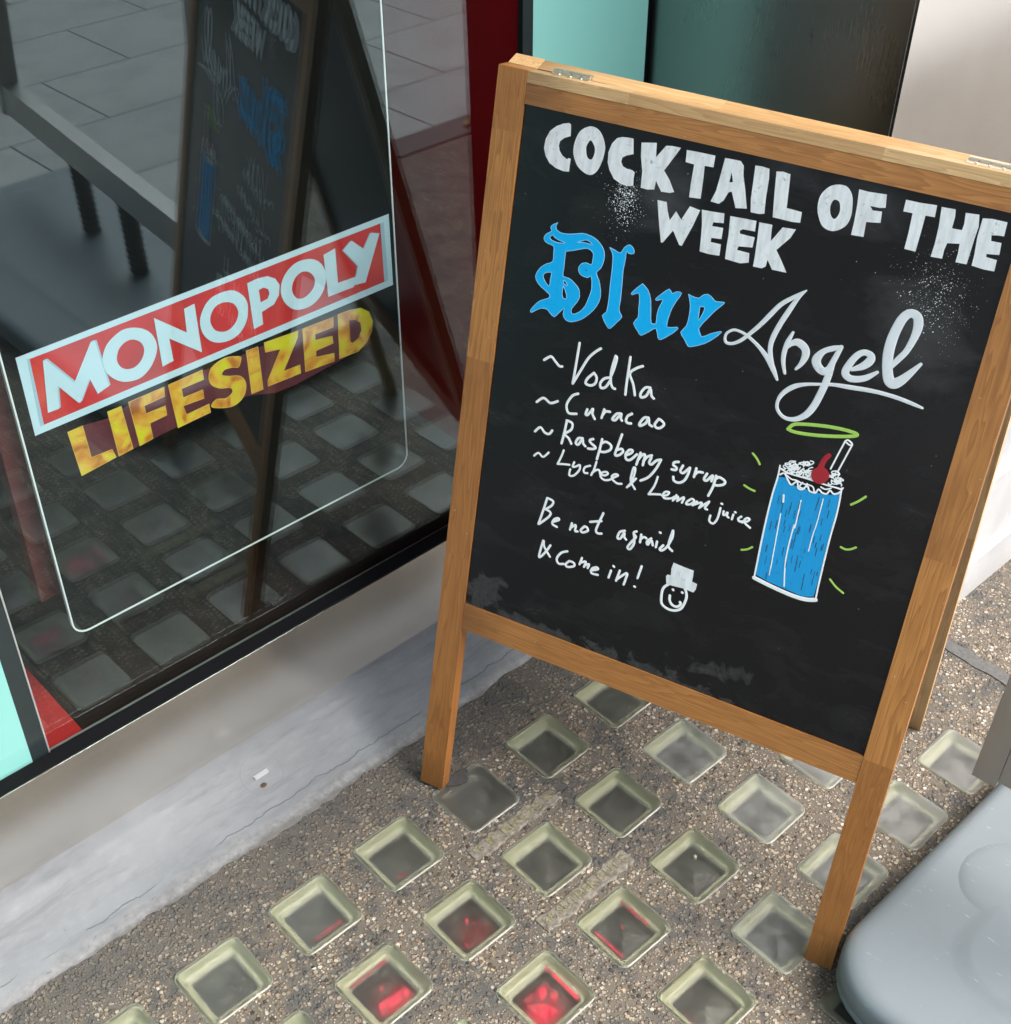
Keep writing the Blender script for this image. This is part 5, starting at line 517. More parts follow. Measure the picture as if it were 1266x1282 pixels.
def lamp_mat(st):
    m = MT("red_vault_lamp"); e = m.node('ShaderNodeEmission'); e.inputs[0].default_value = (1, .02, .06, 1); e.inputs[1].default_value = st
    m.link(e.outputs[0], m.out.inputs[0]); return m.m
M_LAMP = lamp_mat(1.15); M_LAMPD = lamp_mat(.55)
M_BRICK = simple("facade_stone", (.42, .40, .37), .8, 0, .3, .15, 8)
M_ASPH = simple("asphalt", (.05, .05, .052), .9, 0, .3, .3, 120)
M_MORT = None

# ================================================================== ground
GP = .14; GV = .1408
def block_xy(u, v): return (u * GP, -v * GV)
US = list(range(-5, 5)); VS = list(range(0, 5))
def ground_sheet():
    hs = .0425
    xs = sorted([-9.0, 9.0] + [u * GP + s * hs for u in US for s in (-1, 1)])
    ys = sorted([-1.25, .16] + [-v * GV + s * hs for v in VS for s in (-1, 1)])
    bm = bmesh.new(); V = {}
    def vt(i, j):
        if (i, j) not in V: V[(i, j)] = bm.verts.new((xs[i], ys[j], 0))
        return V[(i, j)]
    for i in range(len(xs) - 1):
        for j in range(len(ys) - 1):
            if i % 2 == 1 and j % 2 == 1: continue
            bm.faces.new((vt(i, j), vt(i + 1, j), vt(i + 1, j + 1), vt(i, j + 1)))
    return bm
tag(obj("pavement", ground_sheet(), M_AGG), kind='structure')
bm = bmesh.new(); box(bm, -9, 9, -1.36, -1.252, -.05, .004); tag(obj("kerb", bm, simple("dark_kerb", (.13, .125, .12), .8, 0, .3, .25, 40), bevel=.003), kind='structure')
bm = bmesh.new(); box(bm, -9, 9, -4.6, -1.364, -.05, .002); tag(obj("footpath", bm, M_PAV), kind='structure')
bm = bmesh.new(); box(bm, -9, 9, -4.9, -4.604, -.12, .006); tag(obj("kerb", bm, M_STONE, bevel=.01), kind='structure')
bm = bmesh.new(); f = bm.faces.new([bm.verts.new(p) for p in ((-120, -120, -.12), (120, -120, -.12), (120, 120, -.12), (-120, 120, -.12))])
tag(obj("ground", bm, M_ASPH), kind='structure')
# dark asphalt joint between two light panels
bm = bmesh.new(); pts = []
n = 40
A = [bm.verts.new((.758 - .010 + rng.uniform(-.003, .003) - .04 * k / n * .3, -.05 - .95 * k / n, .0014)) for k in range(n + 1)]
B = [bm.verts.new((.758 + .012 + rng.uniform(-.003, .003) - .04 * k / n * .3, -.05 - .95 * k / n, .0014)) for k in range(n + 1)]
for k in range(n): bm.faces.new((A[k], B[k], B[k + 1], A[k + 1]))
tag(obj("tar_joint", bm, simple("tar", (.13, .128, .125), .9, 0, .15, .5, 220)), kind='structure')

# painted concrete kerb under the shop window
def concrete():
    prof = [(.137, -.03), (.1375, .003), (.150, .0065), (.168, .011), (.190, .0185), (.214, .0275), (.240, .0385), (.2625, .0505), (.32, .0505), (.32, -.03)]
    bm = bmesh.new(); n = 460; x0, x1 = -3.0, .59; rows = []
    rr = random.Random(3); j = 0
    for i in range(n + 1):
        x = x0 + (x1 - x0) * i / n; j = j * .72 + rr.uniform(-.0022, .0022); w_ = .0018 * math.sin(x * 9)
        rows.append([bm.verts.new((x, y + (j * 1.3 + w_ if k < 2 else (j * .5 if k == 2 else 0)), z + (rr.uniform(-.0007, .0007) if 1 < k < 7 else 0))) for k, (y, z) in enumerate(prof)])
    for a, b in zip(rows[:-1], rows[1:]):
        for k in range(len(prof) - 1): bm.faces.new((a[k], a[k + 1], b[k + 1], b[k]))
    return bm
tag(obj("kerb", concrete(), M_CON, smooth=True), kind='structure')
bm = bmesh.new(); box(bm, -.2215, -.1995, .2105, .2165, .0265, .0300); o = obj("paint_chip", bm, simple("white_scrap", (.52, .53, .54), .6), bevel=.001)
o.rotation_euler = (0, 0, 0); tag(o, "small white scrap of tape stuck on the sloping grey concrete kerb", "tape scrap")
bm = bmesh.new(); bmesh.ops.create_icosphere(bm, subdivisions=2, radius=.004, matrix=Matrix.Translation((-.2165, .1995, .0232)) @ Matrix.Diagonal((1.2, 1, .35, 1)))
tag(obj("dead_leaf", bm, simple("brown_leaf", (.10, .055, .03), .8)), "tiny brown leaf scrap on the sloping grey concrete kerb", "leaf")

# ================================================================== shop front
YG = .2716
shop = thing("shop_front", "shop window with steel plinth, dark glass and pale teal side panels", "shop front", (0, YG, 0))
def P(name, bm, mt, par=None, **k): return obj(name, bm, mt, par or shop, **k)
P("steel_plinth", boxbm(-3, .5835, .262, .2845, .0508, .2035), M_STEEL, bevel=.0016)
P("window_seal", prism_x([(.2640, .2037), (.2640, .2050), (.2850, .2062), (.2850, .2037)], -3, .5835), M_GASK)
PX = Vector((.999986244, -.005245126, 0)); PU = Vector((.000158311, .03018205, .999544406)); PO = Vector((-.005242736, -.999530656, .030182466))
GM = Matrix((PX, PU, PO)).transposed().to_4x4(); GM.translation = (-.1, .29769846, .5)
pane = P("glass_pane", boxbm(-.3535, .4500, -.318, 2.1, -.0050, 0), M_PANE, M=GM)
P("pane_edge_highlight", boxbm(-.3558, -.3540, -.310, 2.1, -.0058, .0008), M_TRIM, M=GM)  # light grey strip painted as the highlight on the glass edge
P("sill_trim", boxbm(-.352, .448, -.3040, -.3024, -.0080, -.0056), M_TRIM, M=GM)
P("mullion", boxbm(-.3775, -.3562, -.318, 2.1, -.008, .0006), M_DARK, M=GM)
P("mullion", boxbm(.4504, .4680, -.318, 2.1, -.008, .0006), M_DARK, M=GM)
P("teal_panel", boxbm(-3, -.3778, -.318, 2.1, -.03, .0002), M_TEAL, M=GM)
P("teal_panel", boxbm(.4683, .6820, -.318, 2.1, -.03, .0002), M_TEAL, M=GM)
P("black_joint", boxbm(.6823, .6925, -.318, 2.1, -.04, -.0030), M_GASK, M=GM)
P("fascia", boxbm(-3, .5835, .18, .6, 2.602, 3.4), M_DARK)
P("upper_wall", boxbm(-3, 6, .22, .7, 3.402, 9.0), M_BRICK)
# interior seen through the glass
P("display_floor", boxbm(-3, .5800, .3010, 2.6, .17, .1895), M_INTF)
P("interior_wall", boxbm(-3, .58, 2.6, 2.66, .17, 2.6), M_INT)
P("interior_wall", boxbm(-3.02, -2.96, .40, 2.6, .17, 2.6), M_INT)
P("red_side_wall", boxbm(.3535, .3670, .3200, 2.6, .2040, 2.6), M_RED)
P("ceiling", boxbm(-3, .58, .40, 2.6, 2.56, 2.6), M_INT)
rm = tag(obj("carpet", boxbm(-1.6, -.404, .3015, 1.6, .1898, .1930), M_REDMAT), "red carpet on the dark floor inside the shop window's lower left corner", "carpet")
bm = boxbm(-.402, -.374, .330, .350, .395, 1.5)
tag(obj("display_post", bm, simple("red_post", (.09, .010, .012), .5)), "narrow red upright behind the left edge of the black display panel", "display post")

# ================================================================== pilaster
pil = thing("pilaster", "steel clad pilaster with dark near side and pale street side", "pilaster", (.587, -.085, 0))
obj("steel_cladding", boxbm(.5977, 6, -.0850, .50, -.02, 3.40), M_PIL, pil, bevel=.003, seg=3)
obj("side_cladding", boxbm(.5935, .5974, -.0825, .36, -.02, 3.40), mat_steel("dark_steel", (.29, .295, .29), .30, .06, 1.0, .1), pil)
cano = tag(obj("occluder", boxbm(-5, 8, -1.10, .21, 3.22, 3.34), simple("occluder_grey", (.30, .30, .29), .7), bevel=.01), "flat grey canopy slab out of view, added to shade the shop window", "occluder")  # unseen overhang added to darken the side near the wall
prof = [(-.235, -.02), (-.235, .080), (-.226, .084), (-.222, .086), (-.222, .232), (-.214, .236), (-.210, .238), (-.210, .330), (-.200, .338), (-.086, .350), (-.086, -.02)]
bm = prism_x(prof, .79, 6)
obj("stone_plinth", bm, M_STONE, pil, bevel=.002)
# ================================================================== A-frame chalkboard
BF = Vector((-.0428278, .0708935, 0)); Ba = Vector((.31457938, -.94917569, .010263)); Bu = Vector((.20826204, .07956339, .97483157)); Bn = Vector((-.92610298, -.30452451, .22270627))
BW, BH, LW, B0, BL, TR = .6018, .9850, .0352, .2745, .3136, .0350
TH = .019
def bmat(o, a, u, n):
    m = Matrix((a, u, n)).transposed().to_4x4(); m.translation = o; return m
FRONT = bmat(BF, Ba, Bu, Bn)
sign = thing("chalkboard_sign", "wooden A-frame chalkboard with chalked cocktail offer standing on the paving lenses", "chalkboard sign", (.26, -.13, 0))
def piece(name, Mf, s0, s1, t0, t1, z0, z1, mt, along='t', parent=sign, bevel=.0018, label=None):
    """board member; its local X runs along the grain"""
    if along == 't':
        L = Mf @ Matrix(((0, -1, 0, (s0 + s1) / 2), (1, 0, 0, t0), (0, 0, 1, z0), (0, 0, 0, 1)))
        bm = boxbm(0, t1 - t0, -(s1 - s0) / 2, (s1 - s0) / 2, 0, z1 - z0)
    else:
        L = Mf @ Matrix(((1, 0, 0, s0), (0, 1, 0, t0), (0, 0, 1, z0), (0, 0, 0, 1)))
        bm = boxbm(0, s1 - s0, 0, t1 - t0, 0, z1 - z0)
    return obj(name, bm, mt, parent, M=L, bevel=bevel, label=label)
piece("stile", FRONT, 0, LW, .006, BH, -TH, 0, M_WOODF)
piece("stile", FRONT, BW - LW, BW, -.006, BH, -TH, 0, M_WOODF)
piece("top_rail", FRONT, LW + .0003, BW - LW - .0003, BH - TR, BH - .0132, -TH + .001, -.0008, M_WOODD, 's')
piece("top_strip", FRONT, LW + .0003, BW - LW - .0003, BH - .0128, BH - .0006, -TH + .001, -.0004, M_WOODP, 's')  # paler wood stands in for bright light along the top edge
piece("bottom_rail", FRONT, LW + .0003, BW - LW - .0003, B0, BL, -TH + .001, -.0008, M_WOODD, 's')
board = piece("chalkboard", FRONT, LW - .004, BW - LW + .004, BL - .004, BH - TR + .004, -.008, -.0030, M_BOARD, 's', bevel=0)
# board local origin is (LW-.004, BL-.004): keep object coordinates equal to sign coordinates
off = Vector((LW - .004, BL - .004, 0))
board.data.transform(Matrix.Translation(off)); board.matrix_basis = board.matrix_basis @ Matrix.Translation(-off)
# back frame, hinged at the top edge
nh = Vector((-Ba.y, Ba.x, 0)).normalized()
top = BF + BH * Bu - (TH + .003) * Bn
foot = Vector((.566, -.340, 0))
d = (foot - top); beta = math.asin(max(-1, min(1, d.dot(nh) / BH)))
Ub = Vector((0, 0, 1)) * math.cos(beta) - nh * math.sin(beta)
Ab = Vector((Ba.x, Ba.y, 0)).normalized(); Nb = Ab.cross(Ub)
BACK = bmat(top - Ub * BH, Ab, Ub, Nb)
piece("back_stile", BACK, 0, LW, -.004, BH, -TH, 0, M_WOODP)
piece("back_stile", BACK, BW - LW, BW, -.004, BH, -TH, 0, M_WOODP)
piece("back_top_rail", BACK, LW + .0003, BW - LW - .0003, BH - TR, BH - .0006, -TH + .0008, -.001, M_WOODP, 's')
piece("back_bottom_rail", BACK, LW + .0003, BW - LW - .0003, B0, BL, -TH + .0008, -.001, M_WOODD, 's')
piece("back_board", BACK, LW - .004, BW - LW + .004, BL - .004, BH - TR + .004, -.016, -.009, M_BLACKP, 's', bevel=0)
# hinges lie across the gap on top
for s in (.057, .500):
    bm = bmesh.new()
    Lh = bmat(BF + BH * Bu + s * Ba - (TH + .0005) * Bn + Vector((0, 0, .0012)), Ba, Vector((0, 0, 1)), Ba.cross(Vector((0, 0, 1))).normalized())
    box(bm, 0, .044, -.0012, .0006, .002, .008); box(bm, 0, .044, -.0012, .0006, -.009, -.003)
    for k in range(4):
        tube(bm, [(k * .011 + .0004, .0006, -.0005), (k * .011 + .0106, .0006, -.0005)], .0026, 10)
    for sx in (.009, .022, .035):
        bmesh.ops.create_cone(bm, cap_ends=True, segments=10, radius1=.0020, radius2=.0015, depth=.001, matrix=Matrix.Translation((sx, .0009, .0055)) @ Matrix.Rotation(R(-90), 4, 'X'))
    obj("hinge", bm, M_HINGE, sign, M=Lh)

# ---- paint on the board (sub-parts of the chalkboard), local axes = sign axes
PAINT = FRONT @ Matrix.Translation((0, 0, -.0026))
def paint(name, data, mt, z=0.0, label=None):
    o = obj(name, data, mt, board, M=PAINT @ Matrix.Translation((0, 0, z)), label=label); return o
paint("heading_lettering", poly_mesh("heading_lettering", HEAD, .0002), M_WHITE, label="white painted capitals reading COCKTAIL OF THE WEEK")
paint("gothic_lettering", poly_mesh("gothic_lettering", [[o_, h_, s_] for o_, h_, s_ in BLUE], .0002), M_BLUE, label="bright blue gothic lettering reading Blue")
def outline(polys, w_, sub=1):
    L = []
    for o_, hs_, s_ in polys:
        for lp in [o_] + list(hs_):
            if len(lp) > 4: L.append([list(lp) + [lp[0]], w_])
    return L
paint("lettering_edge", strokes(outline(BLUE, 9), 2, h=.0002), M_BLUEL, .0001)
paint("script_lettering", strokes(ANGEL, 6, h=.0004, gain=.86), M_SCRIPT, label="pale script lettering reading Angel with a long underline")
paint("ingredient_list", strokes(HAND[:NLIST], 5, h=.0003, gain=.93), M_PEN, label="white handwritten list of four drink ingredients")
paint("invitation_line", strokes(HAND[NLIST:NL2], 5, h=.0003, gain=.93), M_PEN, label="white handwriting reading Be not afraid")
paint("invitation_line", strokes(HAND[NL2:], 5, h=.0003, gain=.93), M_PEN, label="white handwriting reading & come in!")
paint("face_drawing", strokes(SNOW, 6, h=.0003, gain=.95), M_PEN, label="white doodle of a smiling round face")
paint("hat_drawing", poly_mesh("hat_drawing", [[HAT, [], 0]], .0003), M_WHITE, .0002, label="white doodle of a square top hat")
paint("drink_drawing", poly_mesh("drink_drawing", [[FILL, [], 0]], .0002), M_BLUE2, label="blue chalked drink in a tall glass")
paint("drink_gaps", strokes(DASH, 2, h=.0002), M_DASH, .0003)
paint("glass_outline", strokes(OUTL, 5, h=.0003, gain=.9), M_PEN, .0003)
paint("foam_drawing", strokes(CREAM, 4, h=.0003, gain=.95), M_PEN, .0004)
paint("cherry_drawing", poly_mesh("cherry_drawing", [[CHERRY, [], 0]], .0003), M_CHERRY, .0010)
paint("cherry_stem", strokes(STEM, 5, h=.0003), M_CHERRY, .0009)
paint("halo_drawing", strokes(GREEN[:1], 6, h=.0003, gain=.85), M_GREEN, .0002, label="green chalked halo above the drink")
for e in GREEN[1:]: paint("ray_stroke", strokes([e], 6, h=.0003, gain=.85), M_GREEN, .0002)
bm = bmesh.new()
for x, y, r_ in DUST:
    c = Vector((x * 1e-4, y * 1e-4, .0003)); r_ = r_ * 1.15e-4 * rng.uniform(.7, 1.3)
    a0 = rng.random() * 6; n = 5
    bm.faces.new([bm.verts.new(c + Vector((r_ * rng.uniform(.6, 1.3) * math.cos(a0 + 6.283 * k / n), r_ * rng.uniform(.6, 1.3) * math.sin(a0 + 6.283 * k / n), 0))) for k in range(n)])
tag(paint("chalk_specks", bm, M_PEN), kind='stuff')

# ================================================================== display panel behind the glass
panel = thing("window_sign", "black window sign with red, pale blue and gold block lettering behind the shop glass", "window sign", (-.13, .315, .22))
def xz(poly_r): return poly_r
LOGM = GM @ Matrix.Translation((0, 0, -.0090))      # local (x, z, out) -> world
bm = bmesh.new(); rr_ = rrect((.2380 + .2810) / 2, .60, .018, 6, (.2380 - .2810) / 2, -.1540 + .60)
loft(bm, [[(x, y, -.0046) for x, y in rr_], [(x, y, -.0006) for x, y in rr_]], True, True)
obj("backing", bm, M_BLACKP, panel, M=LOGM)
bm = bmesh.new(); ri = rrect((.2380 + .2810) / 2 + .0020, .6020, .020, 6, (.2380 - .2810) / 2, -.1540 + .60)
loft(bm, [[(x, y, -.0048) for x, y in rr_], [(x, y, .0006) for x, y in rr_], [(x, y, .0006) for x, y in ri], [(x, y, -.0048) for x, y in ri]])
obj("clear_edge", bm, M_EDGE, panel, M=LOGM)
def logo(name, polys, mt, z, label=None): return obj(name, poly_mesh(name, polys, .0001, 5), mt, panel, M=LOGM @ Matrix.Translation((0, 0, z)), label=label)
logo("logo_field", [[LOGO['ring'][0], [], 0]], M_LOGOR, -.0002)
logo("logo_frame", [[LOGO['ring'][0], [LOGO['ring'][1]], 0]], M_LOGOW, .0001)
for p in LOGO['shade']: logo("frame_shade", [[p, [], 0]], M_LOGOS, .00035)
def shift(polys, dx, dy): return [[[(x + dx, y + dy) for x, y in o_], [[(x + dx, y + dy) for x, y in h] for h in hs_], s_] for o_, hs_, s_ in polys]
for q in (shift(LOGO['white'][:1], 22, 6), shift(LOGO['white'][-1:], -18, 0)): logo("letter_shade", q, M_LOGOS, .0001)
for q in LOGO['white']: logo("pale_letter", [q], M_LOGOW, .0004)
logo("maroon_backing", [[LOGO['maroon'], [], 0]], M_MAR, -.00035)
M_GE = simple("light_gold", (.66, .46, .09), .35)
for q in LOGO['gold']:
    gl_ = logo("gold_letter", [q], M_GOLD, .0001)
    obj("gold_edge", strokes([[list(q[0]) + [q[0][0]], 8]], 4 if q[2] else 1, h=.00012), M_GE, gl_, M=LOGM @ Matrix.Translation((0, 0, .0003)))

# ================================================================== glass lenses in the pavement
def ringz(h, r, z, n=4): return [(x, y, z) for x, y in rrect(h, h, r, n)]
def lens_meshes():
    bm = bmesh.new(); loft(bm, [ringz(.0460, .0122, -.012), ringz(.0468, .0128, .0000), ringz(.0462, .0124, .0005), ringz(.0450, .0118, -.0004), ringz(.0432, .0110, -.0010)])
    rim = bm
    bm = bmesh.new()
    loft(bm, [ringz(.0432, .0110, -.0011), ringz(.0420, .0104, -.0020), ringz(.0395, .0090, -.0080), ringz(.0372, .0074, -.0125), ringz(.0352, .0062, -.0135)]); well = bm
    bm = bmesh.new(); loft(bm, [ringz(.0352, .0062, -.0135), ringz(.0336, .0046, -.0122), ringz(.0322, .0043, -.0135), ringz(.0300, .0040, -.0190)]); ledge = bm
    bm = bmesh.new(); L = loft(bm, [ringz(.0300, .0040, -.0190), ringz(.0280, .0036, -.0245)]); n = len(L[-1])
    c = bm.verts.new((0, 0, -.0195))
    mids = []
    for i in range(n): bm.faces.new((L[-1][i], L[-1][(i + 1) % n], c))
    bmesh.ops.create_uvsphere(bm, u_segments=10, v_segments=6, radius=.0022, matrix=Matrix.Translation((0, 0, -.0190)))
    pit = bm
    bm = bmesh.new(); loft(bm, [ringz(.0466, .0125, .0007), ringz(.0466, .0125, .0010), ringz(.0452, .0120, .0018), ringz(.042, .0108, .0022)], False, True); cover = bm
    return rim, well, ledge, pit, cover
meshes = None
proto = {}
def first_lens():
    t = thing("pavement_lens", "square glass pavement lens", "glass lens", (0, 0, 0), "glass lenses set in the pavement")
    for nm, b, mt in zip(("rim", "well", "ledge", "pit", "cover"), lens_meshes(), (M_RIM, M_WELL, M_LEDGE, M_PIT, M_COVER)):
        o = obj(nm, b, mt, t); proto[nm] = o
    return t
def dup(root, loc, label):
    r = root.copy(); C.objects.link(r); r.location = loc; r['label'] = label
    for ch in list(root.children):
        c = ch.copy(); C.objects.link(c); c.parent = r
    return r
RN = {0: "first row from the kerb", 1: "second row from the kerb", 2: "third row from the kerb", 3: "fourth row from the kerb", 4: "fifth row from the kerb"}
NTH = {1: "one", 2: "two", 3: "three", 4: "four", 5: "five"}
def lens_label(u, v):
    special = {(0, 0): "clear chipped pavement lens right beside the chalkboard's left foot", (-2, 1): "pavement lens with a bright red wedge along its lower right side",
        (-1, 2): "pavement lens glowing red across its facets, at the bottom edge of the picture", (-1, 1): "pavement lens with dim red floor and white glint, below the kerbside lettered strip",
        (0, 2): "pavement lens with two red bars inside, beside the longer lettered strip", (-2, 0): "pavement lens with one red streak low inside, in the row nearest the kerb",
        (-1, 0): "pavement lens with faint red corner, next to the chipped lens in the kerb row", (0, 3): "pavement lens with faint red streaks, under the drink drawing at the bottom edge",
        (0, 1): "pavement lens between the two lettered strips", (1, 2): "pavement lens with a small bright stud beside its centre", (4, 3): "pavement lens touching the grey sign's lower corner post",
        (3, 3): "pale pavement lens between the chalkboard's right leg and the grey base", (2, 3): "pale pavement lens crossed by the chalkboard's right leg", (1, 3): "pavement lens whose right corner touches the chalkboard's right foot",
        (2, 2): "pale frosted pavement lens left of the chalkboard's right leg", (3, 2): "pavement lens mostly hidden by the chalkboard's bottom rail, near its right leg", (2, 1): "pavement lens just below the middle of the chalkboard's bottom rail",
        (1, 1): "pavement lens with dark centre and white glint, street side of the shaded lens", (1, 0): "shaded dark pavement lens just beyond the chipped lens", (2, 0): "pavement lens half covered by the left end of the chalkboard's bottom rail",
        (-3, 0): "plain pavement lens in the kerb row, near the bottom left corner of the picture", (-4, 0): "pavement lens cut by the bottom edge, closest to the kerb", (-3, 1): "pavement lens tip at the bottom edge, left of the red wedge lens",
        (-2, 2): "pavement lens tip at the bottom edge, between the two brightest red lenses", (1, 4): "dark pavement lens in the shadow under the near corner of the grey base", (-1, 3): "pavement lens at the bottom edge, right of the red glowing lens"}
    if (u, v) in special: return special[(u, v)]
    if u == 0: return "pavement lens in the %s, in line with the chipped lens" % RN[v]
    return "pavement lens in the %s, %s lenses %s the chipped one" % (RN[v], NTH[abs(u)], "beyond" if u > 0 else "before")
def glow(parent, faces, mt, name="red_glow_patch"):  # glowing patches drawn in place of red reflections inside a lens
    bm = bmesh.new()
    for f in faces: bm.faces.new([bm.verts.new(p) for p in f])
    for f in bm.faces: f.normal_update()
    x, y, z = parent.location
    return obj(name, bm, mt, parent, M=Matrix.Translation((x, y, z)))
first = None
FROST = {(3, 3), (2, 3), (4, 3), (1, 3), (2, 2), (3, 2), (2, 1), (4, 2)}
covF = None
for v in VS:
    for u in US:
        x, y = block_xy(u, v)
        lx, ly = x + rng.uniform(-.0012, .0012), y + rng.uniform(-.0012, .0012)
        if first is None: first = first_lens(); t = first; t.location = (lx, ly, 0); t['label'] = lens_label(u, v)
        else: t = dup(first, (lx, ly, 0), lens_label(u, v))
        t.rotation_euler = (0, 0, R(rng.uniform(-1.1, 1.1)))
        if (u, v) in FROST:
            for ch in t.children:
                if ch.name.startswith("cover"):
                    ch.data = ch.data.copy() if covF is None else covF
                    if covF is None: ch.data.materials[0] = M_COVERF; covF = ch.data
        if (u, v) == (0, 0):                                   # worn clear lens with a chipped corner
            mc = simple("clear_lens_edge", (.30, .30, .285), .25, 0, .5, .2, 60); md = simple("dark_lens_well", (.085, .075, .066), .4, 0, .5, .5, 50)
            for ch in t.children:
                ch.data = ch.data.copy(); nm = ch.name.split('.')[0]
                ch.data.materials[0] = {'rim': mc, 'well': md, 'ledge': md, 'pit': M_PIT, 'cover': M_COVERF if False else M_COVER}[nm]
            bm = bmesh.new(); q = [(-.018, .049), (.022, .049), (.022, .040), (.016, .0385), (.013, .030), (.006, .0275), (-.004, .030), (-.012, .0345), (-.018, .040)]
            loft(bm, [[(a, b, -.004) for a, b in q], [(a, b, .0040) for a, b in q]], False, True)
            obj("chip_filling", bm, simple("dark_mortar", (.06, .058, .055), .85, 0, .3, .4, 150), t, M=Matrix.Translation((lx, ly, 0)))
        zz = -.0172
        LAMPS = {(-1, 2): (-.012, -.010, .018, .014), (-2, 1): (.004, -.019, .020, .007), (-1, 1): (0, -.012, .013, .008)}
        if (u, v) in LAMPS:
            for ch in t.children:
                if ch.name.startswith("pit"): ch.data = ch.data.copy(); ch.data.materials[0] = M_PITR
            ax, ay, bx, by = LAMPS[(u, v)]
            obj("red_lamp", boxbm(lx + ax - bx, lx + ax + bx, ly + ay - by, ly + ay + by, -.036, -.033), M_LAMPD if (u, v) == (-1, 1) else M_LAMP, t, bevel=.001)
            obj("lamp_housing", boxbm(lx - .034, lx + .034, ly - .034, ly + .034, -.048, -.040), M_INT, t)
        if (u, v) == (-1, 2):
            glow(t, [[(-.022, -.021, zz), (.002, -.021, zz), (-.004, -.003, zz), (-.022, .010, zz)], [(-.004, .003, zz), (.004, .016, zz), (.012, .012, zz), (.006, .002, zz)], [(.008, -.012, zz), (.020, -.004, zz), (.016, .006, zz), (.006, -.002, zz)]], M_GLOW)
            glow(t, [[(.0275, -.028, -.014), (.031, -.028, -.009), (.031, .030, -.009), (.0275, .030, -.011)]], M_GLOW)
            glow(t, [[(-.020, .018, zz), (.018, .018, zz), (.018, .006, zz), (-.020, .010, zz)]], M_GLOWS, "red_glint")
        if (u, v) == (-2, 1):
            glow(t, [[(-.023, -.023, zz), (.023, -.023, zz), (.023, -.013, zz), (-.016, -.009, zz)]], M_GLOW)
            glow(t, [[(-.030, .0275, -.011), (-.030, .031, -.009), (.028, .031, -.009), (.028, .0275, -.011)], [(-.004, .002, zz), (.003, .002, zz), (.003, .008, zz), (-.001, .009, zz)]], M_GLOWS, "red_glint")
        if (u, v) == (0, 2):
            glow(t, [[(-.030, -.028, -.011), (-.0265, -.028, -.012), (-.0265, .022, -.012), (-.030, .022, -.011)]], M_GLOW)
            glow(t, [[(.0275, -.018, -.011), (.031, -.018, -.009), (.031, .030, -.009), (.0275, .030, -.011)], [(.004, .002, zz), (.008, .004, zz), (.006, .010, zz)]], M_GLOWS, "red_glint")
        if (u, v) == (-2, 0):
            glow(t, [[(-.022, -.0265, -.0155), (.024, -.0265, -.0155), (.024, -.021, zz), (-.022, -.021, zz)]], M_GLOWS, "red_glint")
        if (u, v) == (-1, 1):
            glow(t, [[(-.022, -.023, zz), (.023, -.023, zz), (.012, -.006, zz), (-.010, -.006, zz)]], emission("dim_red", (.30, .02, .035), .22), "red_glint")
            glow(t, [[(-.024, -.025, zz + .001), (-.016, -.025, zz + .001), (-.022, -.016, zz + .001)], [(.000, .003, zz), (.005, .004, zz), (.004, .011, zz)]], M_GLOW)
        if (u, v) == (-1, 0):
            glow(t, [[(-.024, -.025, zz), (-.004, -.025, zz), (-.006, -.022, zz), (-.022, -.021, zz)]], M_GLOWS, "red_glint")
        if (u, v) == (0, 3):
            glow(t, [[(-.030, -.028, -.012), (-.0275, -.028, -.0155), (-.0275, .010, -.0155), (-.030, .010, -.012)]], M_GLOWS, "red_glint")
        if (u, v) == (1, 2):
            bm = bmesh.new(); tube(bm, [(.008, .006, .0020), (.008, .006, .0060), (.008, .006, .0078)], [.0026, .0026, .0014], 10)
            obj("stud", bm, M_HINGE, t, M=Matrix.Translation((lx, ly, 0)))
